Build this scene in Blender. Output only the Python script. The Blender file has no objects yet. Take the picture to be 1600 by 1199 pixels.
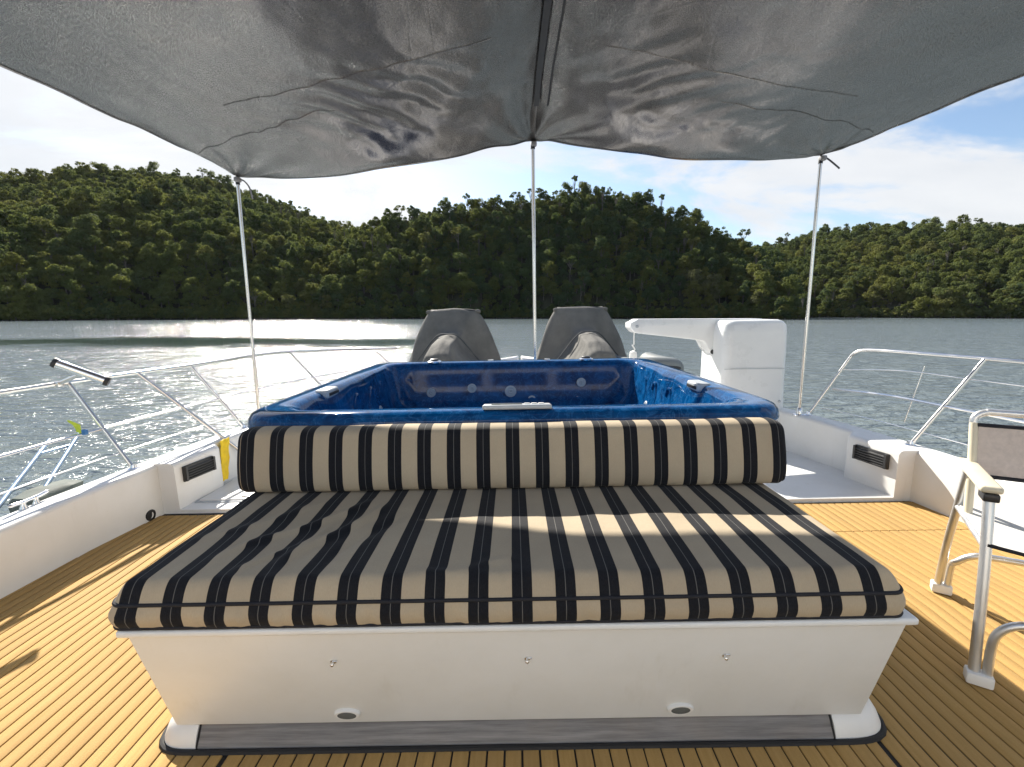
import bpy, bmesh, math, random
from mathutils import Vector, Matrix, noise
R = math.radians
PI = math.pi
random.seed(7)
S = bpy.context.scene
COL = S.collection

# ---------------------------------------------------------------- camera
CAMZ = 1.2
cam_d = bpy.data.cameras.new('camera'); cam = bpy.data.objects.new('camera', cam_d); COL.objects.link(cam)
cam_d.sensor_width = 36; cam_d.lens = 16.05; cam_d.clip_start = 0.02; cam_d.clip_end = 8000
cam.location = (0, 0, CAMZ); cam.rotation_euler = (R(90 - 8.77), 0, 0)
S.camera = cam
# ---------------------------------------------------------------- sun + sky
SUN_DIR = Vector((-0.64, 1.25, 1.0)).normalized()
sun_el = math.asin(SUN_DIR.z); sun_az = math.atan2(SUN_DIR.x, SUN_DIR.y)
sd = bpy.data.lights.new('sun', 'SUN'); sd.energy = 4.0; sd.angle = R(0.55); sd.color = (1.0, 0.93, 0.82)
sun = bpy.data.objects.new('sun', sd); COL.objects.link(sun)
sun.rotation_euler = SUN_DIR.to_track_quat('Z', 'Y').to_euler(); sun.location = (-20, 40, 30)
W = bpy.data.worlds.new('World'); S.world = W; W.use_nodes = True
wn, wl = W.node_tree.nodes, W.node_tree.links
bg = wn['Background']; bg.inputs[1].default_value = 0.06
sky = wn.new('ShaderNodeTexSky'); sky.sky_type = 'NISHITA'; sky.sun_disc = False
sky.sun_elevation = sun_el; sky.sun_rotation = sun_az; sky.air_density = 1.0; sky.dust_density = 0.6; sky.ozone_density = 1.6
tc = wn.new('ShaderNodeTexCoord'); sep = wn.new('ShaderNodeSeparateXYZ'); wl.new(tc.outputs['Generated'], sep.inputs[0])
def wmath(op, a, b=None):
    n = wn.new('ShaderNodeMath'); n.operation = op
    for i, v in enumerate((a, b)):
        if v is None: continue
        if isinstance(v, (int, float)): n.inputs[i].default_value = v
        else: wl.new(v, n.inputs[i])
    return n.outputs[0]
zz = wmath('ADD', wmath('MAXIMUM', sep.outputs[2], 0.0), 0.22)
cx = wmath('DIVIDE', sep.outputs[0], zz); cy = wmath('DIVIDE', sep.outputs[1], zz)
cmb = wn.new('ShaderNodeCombineXYZ'); wl.new(cx, cmb.inputs[0]); wl.new(wmath('MULTIPLY', cy, 1.5), cmb.inputs[1]); cmb.inputs[2].default_value = 3.1
cn = wn.new('ShaderNodeTexNoise'); cn.inputs['Scale'].default_value = 0.85; cn.inputs['Detail'].default_value = 9; cn.inputs['Roughness'].default_value = 0.62; cn.inputs['Distortion'].default_value = 0.5
wl.new(cmb.outputs[0], cn.inputs['Vector'])
cr = wn.new('ShaderNodeMapRange'); cr.inputs[1].default_value = 0.43; cr.inputs[2].default_value = 0.58; cr.interpolation_type = 'SMOOTHSTEP'
wl.new(cn.outputs[0], cr.inputs[0])
cn2 = wn.new('ShaderNodeTexNoise'); cn2.inputs['Scale'].default_value = 2.3; cn2.inputs['Detail'].default_value = 6; wl.new(cmb.outputs[0], cn2.inputs['Vector'])
ccol = wn.new('ShaderNodeMix'); ccol.data_type = 'RGBA'; wl.new(cn2.outputs[0], ccol.inputs[0])
ccol.inputs[6].default_value = (4.4, 4.6, 4.9, 1); ccol.inputs[7].default_value = (6.2, 6.15, 6.1, 1)
cmx = wn.new('ShaderNodeMix'); cmx.data_type = 'RGBA'; wl.new(wmath('MULTIPLY', cr.outputs[0], 0.93), cmx.inputs[0])
wl.new(sky.outputs[0], cmx.inputs[6]); wl.new(ccol.outputs[2], cmx.inputs[7]); wl.new(cmx.outputs[2], bg.inputs[0])
S.render.engine = 'CYCLES'
S.view_settings.view_transform = 'Standard'; S.view_settings.look = 'None'; S.view_settings.gamma = 1.0
S.view_settings.exposure = 1.5
S.view_settings.use_curve_mapping = False
S.cycles.max_bounces = 6; S.cycles.diffuse_bounces = 3; S.cycles.glossy_bounces = 3; S.cycles.transparent_max_bounces = 8

# ---------------------------------------------------------------- helpers
BASE = {}          # root -> base point in boat coordinates
BOAT = []          # roots that heel with the boat
def link(o): COL.objects.link(o); return o
def tag(o, label=None, cat=None, group=None, kind=None):
    if label: o['label'] = label
    if cat: o['category'] = cat
    if group: o['group'] = group
    if kind: o['kind'] = kind
    return o
def empty(name, base, label, cat, group=None, boat=True):
    o = link(bpy.data.objects.new(name, None)); o.empty_display_size = 0.1
    b = Vector(base); BASE[o] = b; o.location = b
    tag(o, label, cat, group)
    if boat: BOAT.append(o)
    return o
class MB:
    def __init__(s): s.v = []; s.f = []; s.m = []; s.at = None
    def add(s, vs, fs, mi=0):
        n = len(s.v); s.v += [tuple(p) for p in vs]
        for f in fs: s.f.append(tuple(i + n for i in f)); s.m.append(mi)
        return s
    def box(s, x0, x1, y0, y1, z0, z1, mi=0):
        vs = [(x, y, z) for x in (x0, x1) for y in (y0, y1) for z in (z0, z1)]
        return s.add(vs, [(0, 1, 3, 2), (4, 6, 7, 5), (0, 4, 5, 1), (2, 3, 7, 6), (0, 2, 6, 4), (1, 5, 7, 3)], mi)
    def rbox(s, x0, x1, y0, y1, z0, z1, r=0.005, seg=2, mi=0, rot=None, org=None):
        bm = bmesh.new()
        vs = [bm.verts.new((x, y, z)) for x in (x0, x1) for y in (y0, y1) for z in (z0, z1)]
        for f in [(0, 1, 3, 2), (4, 6, 7, 5), (0, 4, 5, 1), (2, 3, 7, 6), (0, 2, 6, 4), (1, 5, 7, 3)]: bm.faces.new([vs[i] for i in f])
        bmesh.ops.bevel(bm, geom=list(bm.edges), offset=r, segments=seg, profile=0.5, affect='EDGES')
        bm.verts.ensure_lookup_table(); bm.verts.index_update()
        P = [v.co.copy() for v in bm.verts]
        if rot is not None: P = [rot @ p + Vector(org) for p in P]
        s.add(P, [[v.index for v in f.verts] for f in bm.faces], mi); bm.free(); return s
    def loft(s, rings, closed=True, caps=True, mi=0):
        n = len(rings[0]); vs = [p for r in rings for p in r]; fs = []
        for i in range(len(rings) - 1):
            for j in range(n if closed else n - 1):
                k = (j + 1) % n; fs.append((i * n + j, i * n + k, (i + 1) * n + k, (i + 1) * n + j))
        if caps and closed: fs.append(tuple(reversed(range(n)))); fs.append(tuple((len(rings) - 1) * n + j for j in range(n)))
        return s.add(vs, fs, mi)
    def tube(s, path, r, seg=10, caps=True, mi=0):
        P = [Vector(p) for p in path]; rings = []; nrm = None
        for i, p in enumerate(P):
            t = (P[min(i + 1, len(P) - 1)] - P[max(i - 1, 0)]).normalized()
            if nrm is None: nrm = t.orthogonal().normalized()
            else:
                nrm = nrm - t * nrm.dot(t); nrm = nrm.normalized() if nrm.length > 1e-6 else t.orthogonal().normalized()
            b = t.cross(nrm); rr = r[i] if isinstance(r, (list, tuple)) else r
            rings.append([p + (nrm * math.cos(2 * PI * k / seg) + b * math.sin(2 * PI * k / seg)) * rr for k in range(seg)])
        return s.loft(rings, True, caps, mi)
    def lathe(s, prof, org, axis=(0, 0, 1), seg=20, mi=0, sx=1.0, xdir=None):
        a = Vector(axis).normalized(); u = Vector(xdir).normalized() if xdir else a.orthogonal().normalized(); w = a.cross(u); o = Vector(org)
        rings = [[o + a * h + (u * math.cos(2 * PI * k / seg) * sx + w * math.sin(2 * PI * k / seg)) * r for k in range(seg)] for r, h in prof]
        return s.loft(rings, True, True, mi)
    def build(s, name, mat, parent=None, smooth=True, label=None, cat=None, group=None, kind=None, boat=True, base=None, auto=40):
        me = bpy.data.meshes.new(name)
        if parent is not None: b = BASE[parent]
        elif base is not None: b = Vector(base)
        else:
            xs = [p[0] for p in s.v]; ys = [p[1] for p in s.v]; zs = [p[2] for p in s.v]
            b = Vector(((min(xs) + max(xs)) / 2, (min(ys) + max(ys)) / 2, min(zs)))
        me.from_pydata([(p[0] - b.x, p[1] - b.y, p[2] - b.z) for p in s.v], [], s.f)
        for m in (mat if isinstance(mat, (list, tuple)) else [mat]): me.materials.append(m)
        if s.at:
            for k, vals in s.at.items():
                a = me.attributes.new(k, 'FLOAT', 'POINT'); a.data.foreach_set('value', vals)
        me.polygons.foreach_set('material_index', s.m)
        bm = bmesh.new(); bm.from_mesh(me); bmesh.ops.recalc_face_normals(bm, faces=list(bm.faces)); bm.to_mesh(me); bm.free()
        if smooth:
            me.polygons.foreach_set('use_smooth', [True] * len(me.polygons))
            try: me.set_sharp_from_angle(angle=R(auto))
            except Exception: pass
        o = link(bpy.data.objects.new(name, me)); BASE[o] = b
        if parent is not None: o.parent = parent
        else:
            o.location = b
            if boat: BOAT.append(o)
        tag(o, label, cat, group, kind); return o
def catmull(pts, n=8):
    P = [Vector(p) for p in pts]; P = [2 * P[0] - P[1]] + P + [2 * P[-1] - P[-2]]; out = []
    for i in range(1, len(P) - 2):
        for k in range(n):
            t = k / n; a, b, c, d = P[i - 1], P[i], P[i + 1], P[i + 2]
            out.append(0.5 * ((2 * b) + (c - a) * t + (2 * a - 5 * b + 4 * c - d) * t * t + (3 * b - a - 3 * c + d) * t ** 3))
    out.append(P[-2]); return out
def lerp(a, b, t): return a + (b - a) * t
def interp(tab, x):
    if x <= tab[0][0]: return tab[0][1]
    for (a, va), (b, vb) in zip(tab, tab[1:]):
        if x <= b:
            t = (x - a) / (b - a); return lerp(va, vb, t)
    return tab[-1][1]
def sstep(x): x = max(0., min(1., x)); return x * x * (3 - 2 * x)

# ---------------------------------------------------------------- materials
class NT:
    def __init__(s, name):
        s.m = bpy.data.materials.new(name); s.m.use_nodes = True; s.n = s.m.node_tree.nodes; s.l = s.m.node_tree.links
        s.b = s.n['Principled BSDF']; s.out = s.n['Material Output']
    def new(s, t, **kw):
        n = s.n.new(t)
        for k, v in kw.items(): setattr(n, k, v)
        return n
    def set(s, node, **kw):
        for k, v in kw.items():
            i = node.inputs[k.replace('_', ' ')]
            if hasattr(v, 'node'): s.l.new(v, i)
            else: i.default_value = v
        return node
    def geo(s): return s.new('ShaderNodeNewGeometry').outputs['Position']
    def obj(s): return s.new('ShaderNodeTexCoord').outputs['Object']
    def mapv(s, v, scale=(1, 1, 1), loc=(0, 0, 0)):
        m = s.new('ShaderNodeMapping'); s.l.new(v, m.inputs[0]); m.inputs['Scale'].default_value = scale; m.inputs['Location'].default_value = loc; return m.outputs[0]
    def noise(s, v, scale, detail=4, rough=0.55, dist=0.0):
        n = s.new('ShaderNodeTexNoise'); s.l.new(v, n.inputs['Vector']); n.inputs['Scale'].default_value = scale
        n.inputs['Detail'].default_value = detail; n.inputs['Roughness'].default_value = rough; n.inputs['Distortion'].default_value = dist; return n.outputs[0]
    def math(s, op, a, b=0.0, c=None):
        n = s.new('ShaderNodeMath', operation=op)
        for i, v in enumerate((a, b, c)):
            if v is None: continue
            if hasattr(v, 'node'): s.l.new(v, n.inputs[i])
            else: n.inputs[i].default_value = v
        return n.outputs[0]
    def mr(s, v, a, b, c=0., d=1., smooth=False):
        n = s.new('ShaderNodeMapRange'); s.l.new(v, n.inputs[0])
        for i, q in enumerate((a, b, c, d)): n.inputs[i + 1].default_value = q
        if smooth: n.interpolation_type = 'SMOOTHSTEP'
        return n.outputs[0]
    def mix(s, f, a, b, blend='MIX'):
        n = s.new('ShaderNodeMix', data_type='RGBA', blend_type=blend)
        for i, v in ((0, f), (6, a), (7, b)):
            if hasattr(v, 'node'): s.l.new(v, n.inputs[i])
            else: n.inputs[i].default_value = v if i == 0 else (tuple(v) + (1,))[:4]
        return n.outputs[2]
    def bump(s, h, strength=0.3, dist=0.01, nrm=None):
        n = s.new('ShaderNodeBump'); s.l.new(h, n.inputs['Height'])
        if hasattr(strength, 'node'): s.l.new(strength, n.inputs['Strength'])
        else: n.inputs['Strength'].default_value = strength
        n.inputs['Distance'].default_value = dist
        if nrm: s.l.new(nrm, n.inputs['Normal'])
        return n.outputs[0]
def plain(name, col, rough=0.5, metal=0.0, var=0.06, scale=8, bump=0.0, bscale=60, coat=0.0, spec=0.5):
    t = NT(name); p = t.obj(); nz = t.noise(p, scale, 5, 0.6)
    t.set(t.b, Base_Color=t.mix(t.mr(nz, 0.3, 0.7), [c * (1 - var) for c in col], [min(1, c * (1 + var)) for c in col]), Metallic=metal, Roughness=t.mr(nz, 0.3, 0.7, max(0.02, rough - 0.06), min(1, rough + 0.08)))
    t.b.inputs['Coat Weight'].default_value = coat; t.b.inputs['Specular IOR Level'].default_value = spec
    if bump: t.set(t.b, Normal=t.bump(t.noise(p, bscale, 4), bump, 0.004))
    return t.m
def m_gel():
    t = NT('gelcoat'); p = t.geo(); a = t.noise(p, 2.2, 6, 0.65); b = t.noise(t.mapv(p, (9, 9, 1.2)), 1.6, 5, 0.6)
    c = t.mix(t.mr(a, 0.42, 0.75), (0.77, 0.775, 0.77), (0.70, 0.70, 0.68)); c = t.mix(t.mr(b, 0.6, 0.85, 0, 0.4), c, (0.55, 0.53, 0.47))
    t.set(t.b, Base_Color=c, Roughness=t.mr(a, 0.3, 0.7, 0.28, 0.45), Normal=t.bump(t.noise(p, 9, 3), 0.05, 0.01)); return t.m
def m_plank():
    t = NT('teak_strip'); p = t.geo(); oi = t.new('ShaderNodeObjectInfo')
    g = t.noise(t.mapv(p, (60, 2.5, 8)), 1.5, 6, 0.65); f = t.noise(p, 420, 2); d = t.noise(p, 1.7, 5, 0.6)
    c = t.mix(t.mr(g, 0.3, 0.7), (0.41, 0.250, 0.080), (0.51, 0.328, 0.122)); c = t.mix(t.mr(oi.outputs['Random'], 0, 1, 0, 0.45), c, (0.34, 0.215, 0.085))
    c = t.mix(t.mr(d, 0.55, 0.8, 0, 0.35), c, (0.30, 0.20, 0.10)); c = t.mix(t.mr(f, 0.35, 0.65, 0, 0.22), c, (0.25, 0.15, 0.05))
    t.set(t.b, Base_Color=c, Roughness=0.78, Normal=t.bump(f, 0.35, 0.002)); t.b.inputs['Specular IOR Level'].default_value = 0.25; return t.m
def m_stripe():
    t = NT('striped_canvas'); a = t.new('ShaderNodeAttribute', attribute_name='su'); u = a.outputs['Fac']; p = t.obj()
    fr = t.math('FRACT', t.math('DIVIDE', u, 0.1062)); d = t.math('ABSOLUTE', t.math('SUBTRACT', fr, 0.5))
    dark = t.mr(d, 0.236, 0.230); line = t.mr(d, 0.011, 0.006)
    wv = t.noise(t.mapv(p, (900, 160, 160)), 1, 2); big = t.noise(p, 3.2, 5, 0.6)
    beige = t.mix(t.mr(big, 0.35, 0.7), (0.46, 0.385, 0.275), (0.40, 0.33, 0.235)); beige = t.mix(t.mr(wv, 0.35, 0.65, 0, 0.25), beige, (0.30, 0.24, 0.17))
    dk = t.mix(t.mr(wv, 0.3, 0.7), (0.005, 0.0055, 0.008), (0.012, 0.013, 0.017)); c = t.mix(dark, beige, dk); c = t.mix(t.math('MULTIPLY', line, 0.55), c, (0.22, 0.215, 0.20))
    t.set(t.b, Base_Color=c, Roughness=0.85, Normal=t.bump(t.math('ADD', t.math('MULTIPLY', wv, 0.15), t.noise(p, 34, 4, 0.6)), 0.25, 0.004))
    t.b.inputs['Sheen Weight'].default_value = 0.06; t.b.inputs['Specular IOR Level'].default_value = 0.2; return t.m
def m_acrylic():
    t = NT('blue_acrylic'); p = t.geo(); a = t.noise(p, 7.0, 8, 0.7, 1.2); b = t.noise(t.mapv(p, (1, 1, 1), (4, 2, 1)), 9.5, 6, 0.6, 2.0)
    v = t.math('ABSOLUTE', t.math('SUBTRACT', b, 0.5))
    c = t.mix(t.mr(a, 0.32, 0.68), (0.0008, 0.018, 0.075), (0.002, 0.082, 0.25)); c = t.mix(t.mr(v, 0.03, 0.0, 0, 0.4), c, (0.04, 0.18, 0.42))
    t.set(t.b, Base_Color=c, Roughness=0.07); t.b.inputs['Specular IOR Level'].default_value = 0.25; return t.m
def m_canopy():
    t = NT('silver_tarp'); p = t.geo(); a = t.noise(p, 1.6, 6, 0.6); f = t.noise(p, 260, 3, 0.7)
    cr = t.noise(t.mapv(p, (5, 2.0, 5)), 2.2, 6, 0.6, 1.5); vo = t.new('ShaderNodeTexVoronoi', feature='DISTANCE_TO_EDGE'); t.l.new(t.mapv(p, (2.2, 1.2, 2)), vo.inputs['Vector']); vo.inputs['Scale'].default_value = 2.4
    c = t.mix(t.mr(a, 0.3, 0.7), (0.215, 0.205, 0.20), (0.32, 0.31, 0.305)); c = t.mix(t.mr(f, 0.4, 0.65, 0, 0.5), c, (0.16, 0.16, 0.165))
    h = t.math('ADD', t.math('MULTIPLY', cr, 1.0), t.math('MULTIPLY', t.mr(vo.outputs['Distance'], 0.0, 0.03), 0.12))
    t.set(t.b, Base_Color=c, Metallic=0.95, Roughness=t.mr(f, 0.3, 0.7, 0.22, 0.33), Normal=t.bump(f, 0.07, 0.002, t.bump(h, 0.10, 0.04)))
    tr = t.new('ShaderNodeBsdfTranslucent'); tr.inputs[0].default_value = (0.5, 0.5, 0.5, 1); mx = t.new('ShaderNodeMixShader'); mx.inputs[0].default_value = 0.07
    t.l.new(t.b.outputs[0], mx.inputs[1]); t.l.new(tr.outputs[0], mx.inputs[2]); t.l.new(mx.outputs[0], t.out.inputs[0]); return t.m
def m_water():
    t = NT('sea_water'); p = t.geo()
    w1 = t.noise(t.mapv(p, (0.55, 1.3, 1)), 1.5, 4, 0.55, 0.4); w2 = t.noise(t.mapv(p, (0.5, 1.1, 1), (7, 3, 0)), 0.33, 3, 0.5, 0.6); w3 = t.noise(t.mapv(p, (0.9, 1.2, 1)), 6, 3, 0.6)
    h = t.math('ADD', t.math('MULTIPLY', w1, 0.36), t.math('ADD', t.math('MULTIPLY', w2, 0.55), t.math('MULTIPLY', w3, 0.05)))
    calm = t.noise(t.mapv(p, (0.006, 0.05, 1), (0.3, 2.2, 0)), 1.0, 3, 0.5, 0.4)
    sx = t.new('ShaderNodeSeparateXYZ'); t.l.new(p, sx.inputs[0])
    wig = t.math('ADD', t.math('MULTIPLY', t.noise(t.mapv(p, (0.03, 0.03, 1)), 1.0, 3), 26.0), 38.5); rip = t.math('MULTIPLY', t.math('SUBTRACT', t.noise(t.mapv(p, (0.25, 0.9, 1)), 1.0, 4, 0.7), 0.5), 14.0); dy = t.math('ADD', t.math('ABSOLUTE', t.math('SUBTRACT', sx.outputs[1], wig)), rip)
    slick = t.math('MULTIPLY', t.mr(dy, 2.0, 11.0, 1, 0, True), t.mr(sx.outputs[0], 2, -14, 0, 1, True))
    st = t.mr(calm, 0.30, 0.55, 0.72, 1.0, True); st = t.math('MULTIPLY', st, t.math('SUBTRACT', 1.0, t.math('MULTIPLY', slick, 0.8)))
    st = t.math('MULTIPLY', st, t.mr(sx.outputs[1], 60, 170, 1.0, 0.5))
    c = t.mix(slick, (0.180, 0.218, 0.232), (0.04, 0.07, 0.06))  # reflections painted into the base: pale for sky, dark slick for hills
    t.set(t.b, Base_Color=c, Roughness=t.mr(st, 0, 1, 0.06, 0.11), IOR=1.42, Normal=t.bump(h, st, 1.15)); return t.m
def m_leaf(name, cols):
    t = NT(name); oi = t.new('ShaderNodeObjectInfo'); p = t.geo(); big = t.noise(p, 0.013, 4, 0.6); sm = t.noise(p, 0.35, 3)
    cr = t.new('ShaderNodeValToRGB'); e = cr.color_ramp.elements
    while len(e) < len(cols): e.new(0.5)
    for i, c in enumerate(cols): e[i].position = i / (len(cols) - 1); e[i].color = tuple(c) + (1,)
    f = t.math('ADD', t.math('MULTIPLY', oi.outputs['Random'], 0.55), t.mr(big, 0.36, 0.64, 0, 0.45)); t.l.new(f, cr.inputs[0])
    c = t.mix(t.mr(sm, 0.35, 0.65, 0, 0.45), cr.outputs[0], (0.030, 0.040, 0.014))
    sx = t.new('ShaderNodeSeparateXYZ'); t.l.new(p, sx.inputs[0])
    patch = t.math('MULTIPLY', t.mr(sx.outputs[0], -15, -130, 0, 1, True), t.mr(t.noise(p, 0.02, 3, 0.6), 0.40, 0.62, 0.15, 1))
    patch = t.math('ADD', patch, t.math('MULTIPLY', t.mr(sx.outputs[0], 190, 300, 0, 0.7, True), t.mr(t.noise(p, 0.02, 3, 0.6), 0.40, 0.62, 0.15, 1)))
    c = t.mix(t.math('MULTIPLY', patch, 0.45), c, (0.215, 0.22, 0.065))     # yellow-green sunlight on the crowns, painted into the leaf colour
    t.set(t.b, Base_Color=c, Roughness=0.85); t.b.inputs['Specular IOR Level'].default_value = 0.08
    tr = t.new('ShaderNodeBsdfTranslucent'); t.l.new(t.mix(0.35, c, (0.20, 0.23, 0.03)), tr.inputs[0]); mx = t.new('ShaderNodeMixShader'); mx.inputs[0].default_value = 0.46
    t.l.new(t.b.outputs[0], mx.inputs[1]); t.l.new(tr.outputs[0], mx.inputs[2]); t.l.new(mx.outputs[0], t.out.inputs[0]); return t.m
def m_weathered():
    t = NT('weathered_teak'); p = t.obj(); g = t.noise(t.mapv(p, (2.5, 60, 60)), 1.4, 7, 0.7); b = t.noise(p, 5, 4)
    c = t.mix(t.mr(g, 0.32, 0.68), (0.13, 0.125, 0.125), (0.30, 0.285, 0.275)); c = t.mix(t.mr(b, 0.5, 0.75, 0, 0.4), c, (0.20, 0.16, 0.12))
    t.set(t.b, Base_Color=c, Roughness=0.75, Normal=t.bump(g, 0.4, 0.003)); return t.m
def m_cover():
    t = NT('cover_canvas'); p = t.obj(); a = t.noise(p, 4, 5, 0.6); f = t.noise(p, 300, 2); w = t.noise(t.mapv(p, (10, 3, 2.5)), 1.6, 5, 0.55, 1.0)
    c = t.mix(t.mr(a, 0.3, 0.7), (0.105, 0.104, 0.098), (0.165, 0.160, 0.148))
    t.set(t.b, Base_Color=c, Roughness=0.85, Normal=t.bump(f, 0.15, 0.002, t.bump(w, 0.3, 0.03))); t.b.inputs['Specular IOR Level'].default_value = 0.2; return t.m
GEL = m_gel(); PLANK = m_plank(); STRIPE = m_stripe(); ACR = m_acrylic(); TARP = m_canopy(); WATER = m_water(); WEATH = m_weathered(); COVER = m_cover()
STEEL = plain('stainless', (0.72, 0.70, 0.67), 0.2, 1.0, 0.05, 6)
ALU = plain('anodised_aluminium', (0.70, 0.71, 0.72), 0.36, 0.9, 0.06, 10)
CHROME = plain('chrome', (0.8, 0.8, 0.8), 0.12, 1.0, 0.04, 10)
RUB = plain('black_rubber', (0.012, 0.012, 0.013), 0.7, 0, 0.2, 20)
BLK = plain('black_plastic', (0.02, 0.021, 0.023), 0.45, 0, 0.15, 20, 0.1)
PIPE = plain('navy_piping', (0.010, 0.011, 0.016), 0.8, 0, 0.2, 40)
GREYP = plain('grey_plastic', (0.42, 0.45, 0.48), 0.35, 0, 0.06, 12)
WHITEP = plain('white_plastic', (0.78, 0.775, 0.75), 0.4, 0, 0.04, 9, 0.05)
WPAINT = plain('white_paint', (0.79, 0.80, 0.80), 0.3, 0, 0.03, 5, 0.05, 30)
CREAM = plain('cream_plastic', (0.66, 0.60, 0.46), 0.5, 0, 0.05, 12)
TAUPE = plain('taupe_mesh', (0.58, 0.50, 0.45), 0.85, 0, 0.1, 60, 0.3, 500)
LGREY = plain('pale_seat_fabric', (0.62, 0.61, 0.58), 0.85, 0, 0.06, 40, 0.2, 400)
YEL = plain('yellow_cloth', (0.80, 0.56, 0.02), 0.75, 0, 0.15, 14, 0.3, 80)
LIME = plain('lime_tape', (0.55, 0.68, 0.05), 0.7, 0, 0.12, 30)
BLUET = plain('blue_tape', (0.04, 0.17, 0.42), 0.6, 0, 0.12, 30)
BLUEM = plain('blue_grey_metal', (0.30, 0.40, 0.52), 0.35, 0.6, 0.08, 14)
WEB = plain('grey_webbing', (0.055, 0.06, 0.065), 0.8, 0, 0.15, 60)
CORD = plain('grey_cord', (0.25, 0.25, 0.26), 0.8, 0, 0.15, 60)
TUBEG = plain('grey_hypalon', (0.11, 0.125, 0.13), 0.6, 0, 0.06, 8)
BARK = plain('pale_bark', (0.13, 0.115, 0.095), 0.9, 0, 0.4, 1.5)
SOIL = plain('forest_floor', (0.035, 0.036, 0.018), 0.95, 0, 0.5, 0.08)
ROCK = plain('sandstone', (0.17, 0.14, 0.105), 0.9, 0, 0.45, 0.5, 0.6, 1.5)
LENS = plain('lamp_lens', (0.12, 0.13, 0.13), 0.15, 0, 0.1, 30)
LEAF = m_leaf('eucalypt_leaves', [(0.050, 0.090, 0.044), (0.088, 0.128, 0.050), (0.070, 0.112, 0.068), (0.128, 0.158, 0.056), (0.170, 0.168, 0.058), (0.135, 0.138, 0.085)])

# ---------------------------------------------------------------- water + hills
WZ = -2.0; HAZE = 0.000014
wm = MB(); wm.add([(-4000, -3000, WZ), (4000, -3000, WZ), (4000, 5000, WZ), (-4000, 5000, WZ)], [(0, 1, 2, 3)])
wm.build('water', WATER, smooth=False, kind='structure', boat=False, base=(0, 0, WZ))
FPX, SP, CP = 713.0, math.sin(R(8.77)), math.cos(R(8.77))
def azel(px, py):
    xc = (px - 800) / FPX; yc = (599.5 - py) / FPX; Y = CP + yc * SP; Z = -SP + yc * CP
    return math.atan2(xc, Y), Z / math.hypot(xc, Y)
TH = 8.5     # canopy height above the ground
def ridge(pts): return sorted(azel(*p) for p in pts)
LAYERS = [  # (ridge skyline table, shore distance, ridge distance)
    (ridge([(-700, 330), (-300, 300), (-120, 285), (0, 279), (60, 270), (150, 264), (250, 269), (330, 280), (400, 304), (450, 325), (500, 344), (545, 358), (620, 385), (700, 430), (800, 520)]), 300, 560),
    (ridge([(-700, 360), (-300, 330), (0, 322), (100, 308), (200, 300), (300, 312), (420, 330), (540, 361), (600, 368), (700, 420), (800, 480), (900, 540)]), 282, 410),
    (ridge([(300, 540), (400, 470), (480, 395), (540, 364), (600, 346), (650, 333), (700, 328), (760, 322), (820, 311), (880, 300), (960, 298), (1020, 318), (1080, 345), (1130, 368), (1190, 392), (1225, 425), (1250, 470), (1268, 520), (1300, 600)]), 272, 365),
    (ridge([(1000, 520), (1080, 430), (1150, 400), (1190, 388), (1250, 370), (1300, 360), (1400, 353), (1500, 351), (1600, 351), (1900, 340), (2400, 345)]), 400, 620),
]
def terrain(az, d):
    best = -8.0
    for li, (tab, ds, dr) in enumerate(LAYERS):
        el = interp(tab, az)
        top = el * dr + CAMZ - TH
        dsw = ds + 9 * noise.noise((az * 14, li * 3.7, 0.3)) + 4 * noise.noise((az * 45, li, 9.3))
        if top < WZ - 4: continue
        u = (d - dsw) / (dr - dsw)
        if u <= 0: h = WZ - 6 + max(-2, (d - dsw) * 0.3)
        elif u < 1: h = lerp(WZ + 1.0, max(top, WZ - 6), u ** 0.82 if li != 0 else u ** 0.9)
        else: h = top - (d - dr) * 0.35
        best = max(best, h)
    if best > WZ: best += 2.5 * noise.noise((az * 30, d * 0.02, 1.7)) * sstep((best - WZ) / 12)
    return best
NA, ND = 260, 84
tv = []; A0, A1 = R(-72), R(72)
for j in range(ND + 1):
    d = 255 + 560 * (j / ND) ** 1.25
    for i in range(NA + 1):
        a = lerp(A0, A1, i / NA); tv.append((d * math.sin(a), d * math.cos(a), terrain(a, d)))
tf = [(j * (NA + 1) + i, j * (NA + 1) + i + 1, (j + 1) * (NA + 1) + i + 1, (j + 1) * (NA + 1) + i) for j in range(ND) for i in range(NA)]
MB().add(tv, tf).build('hills', SOIL, kind='structure', boat=False, base=(0, 0, WZ), auto=180)

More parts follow.
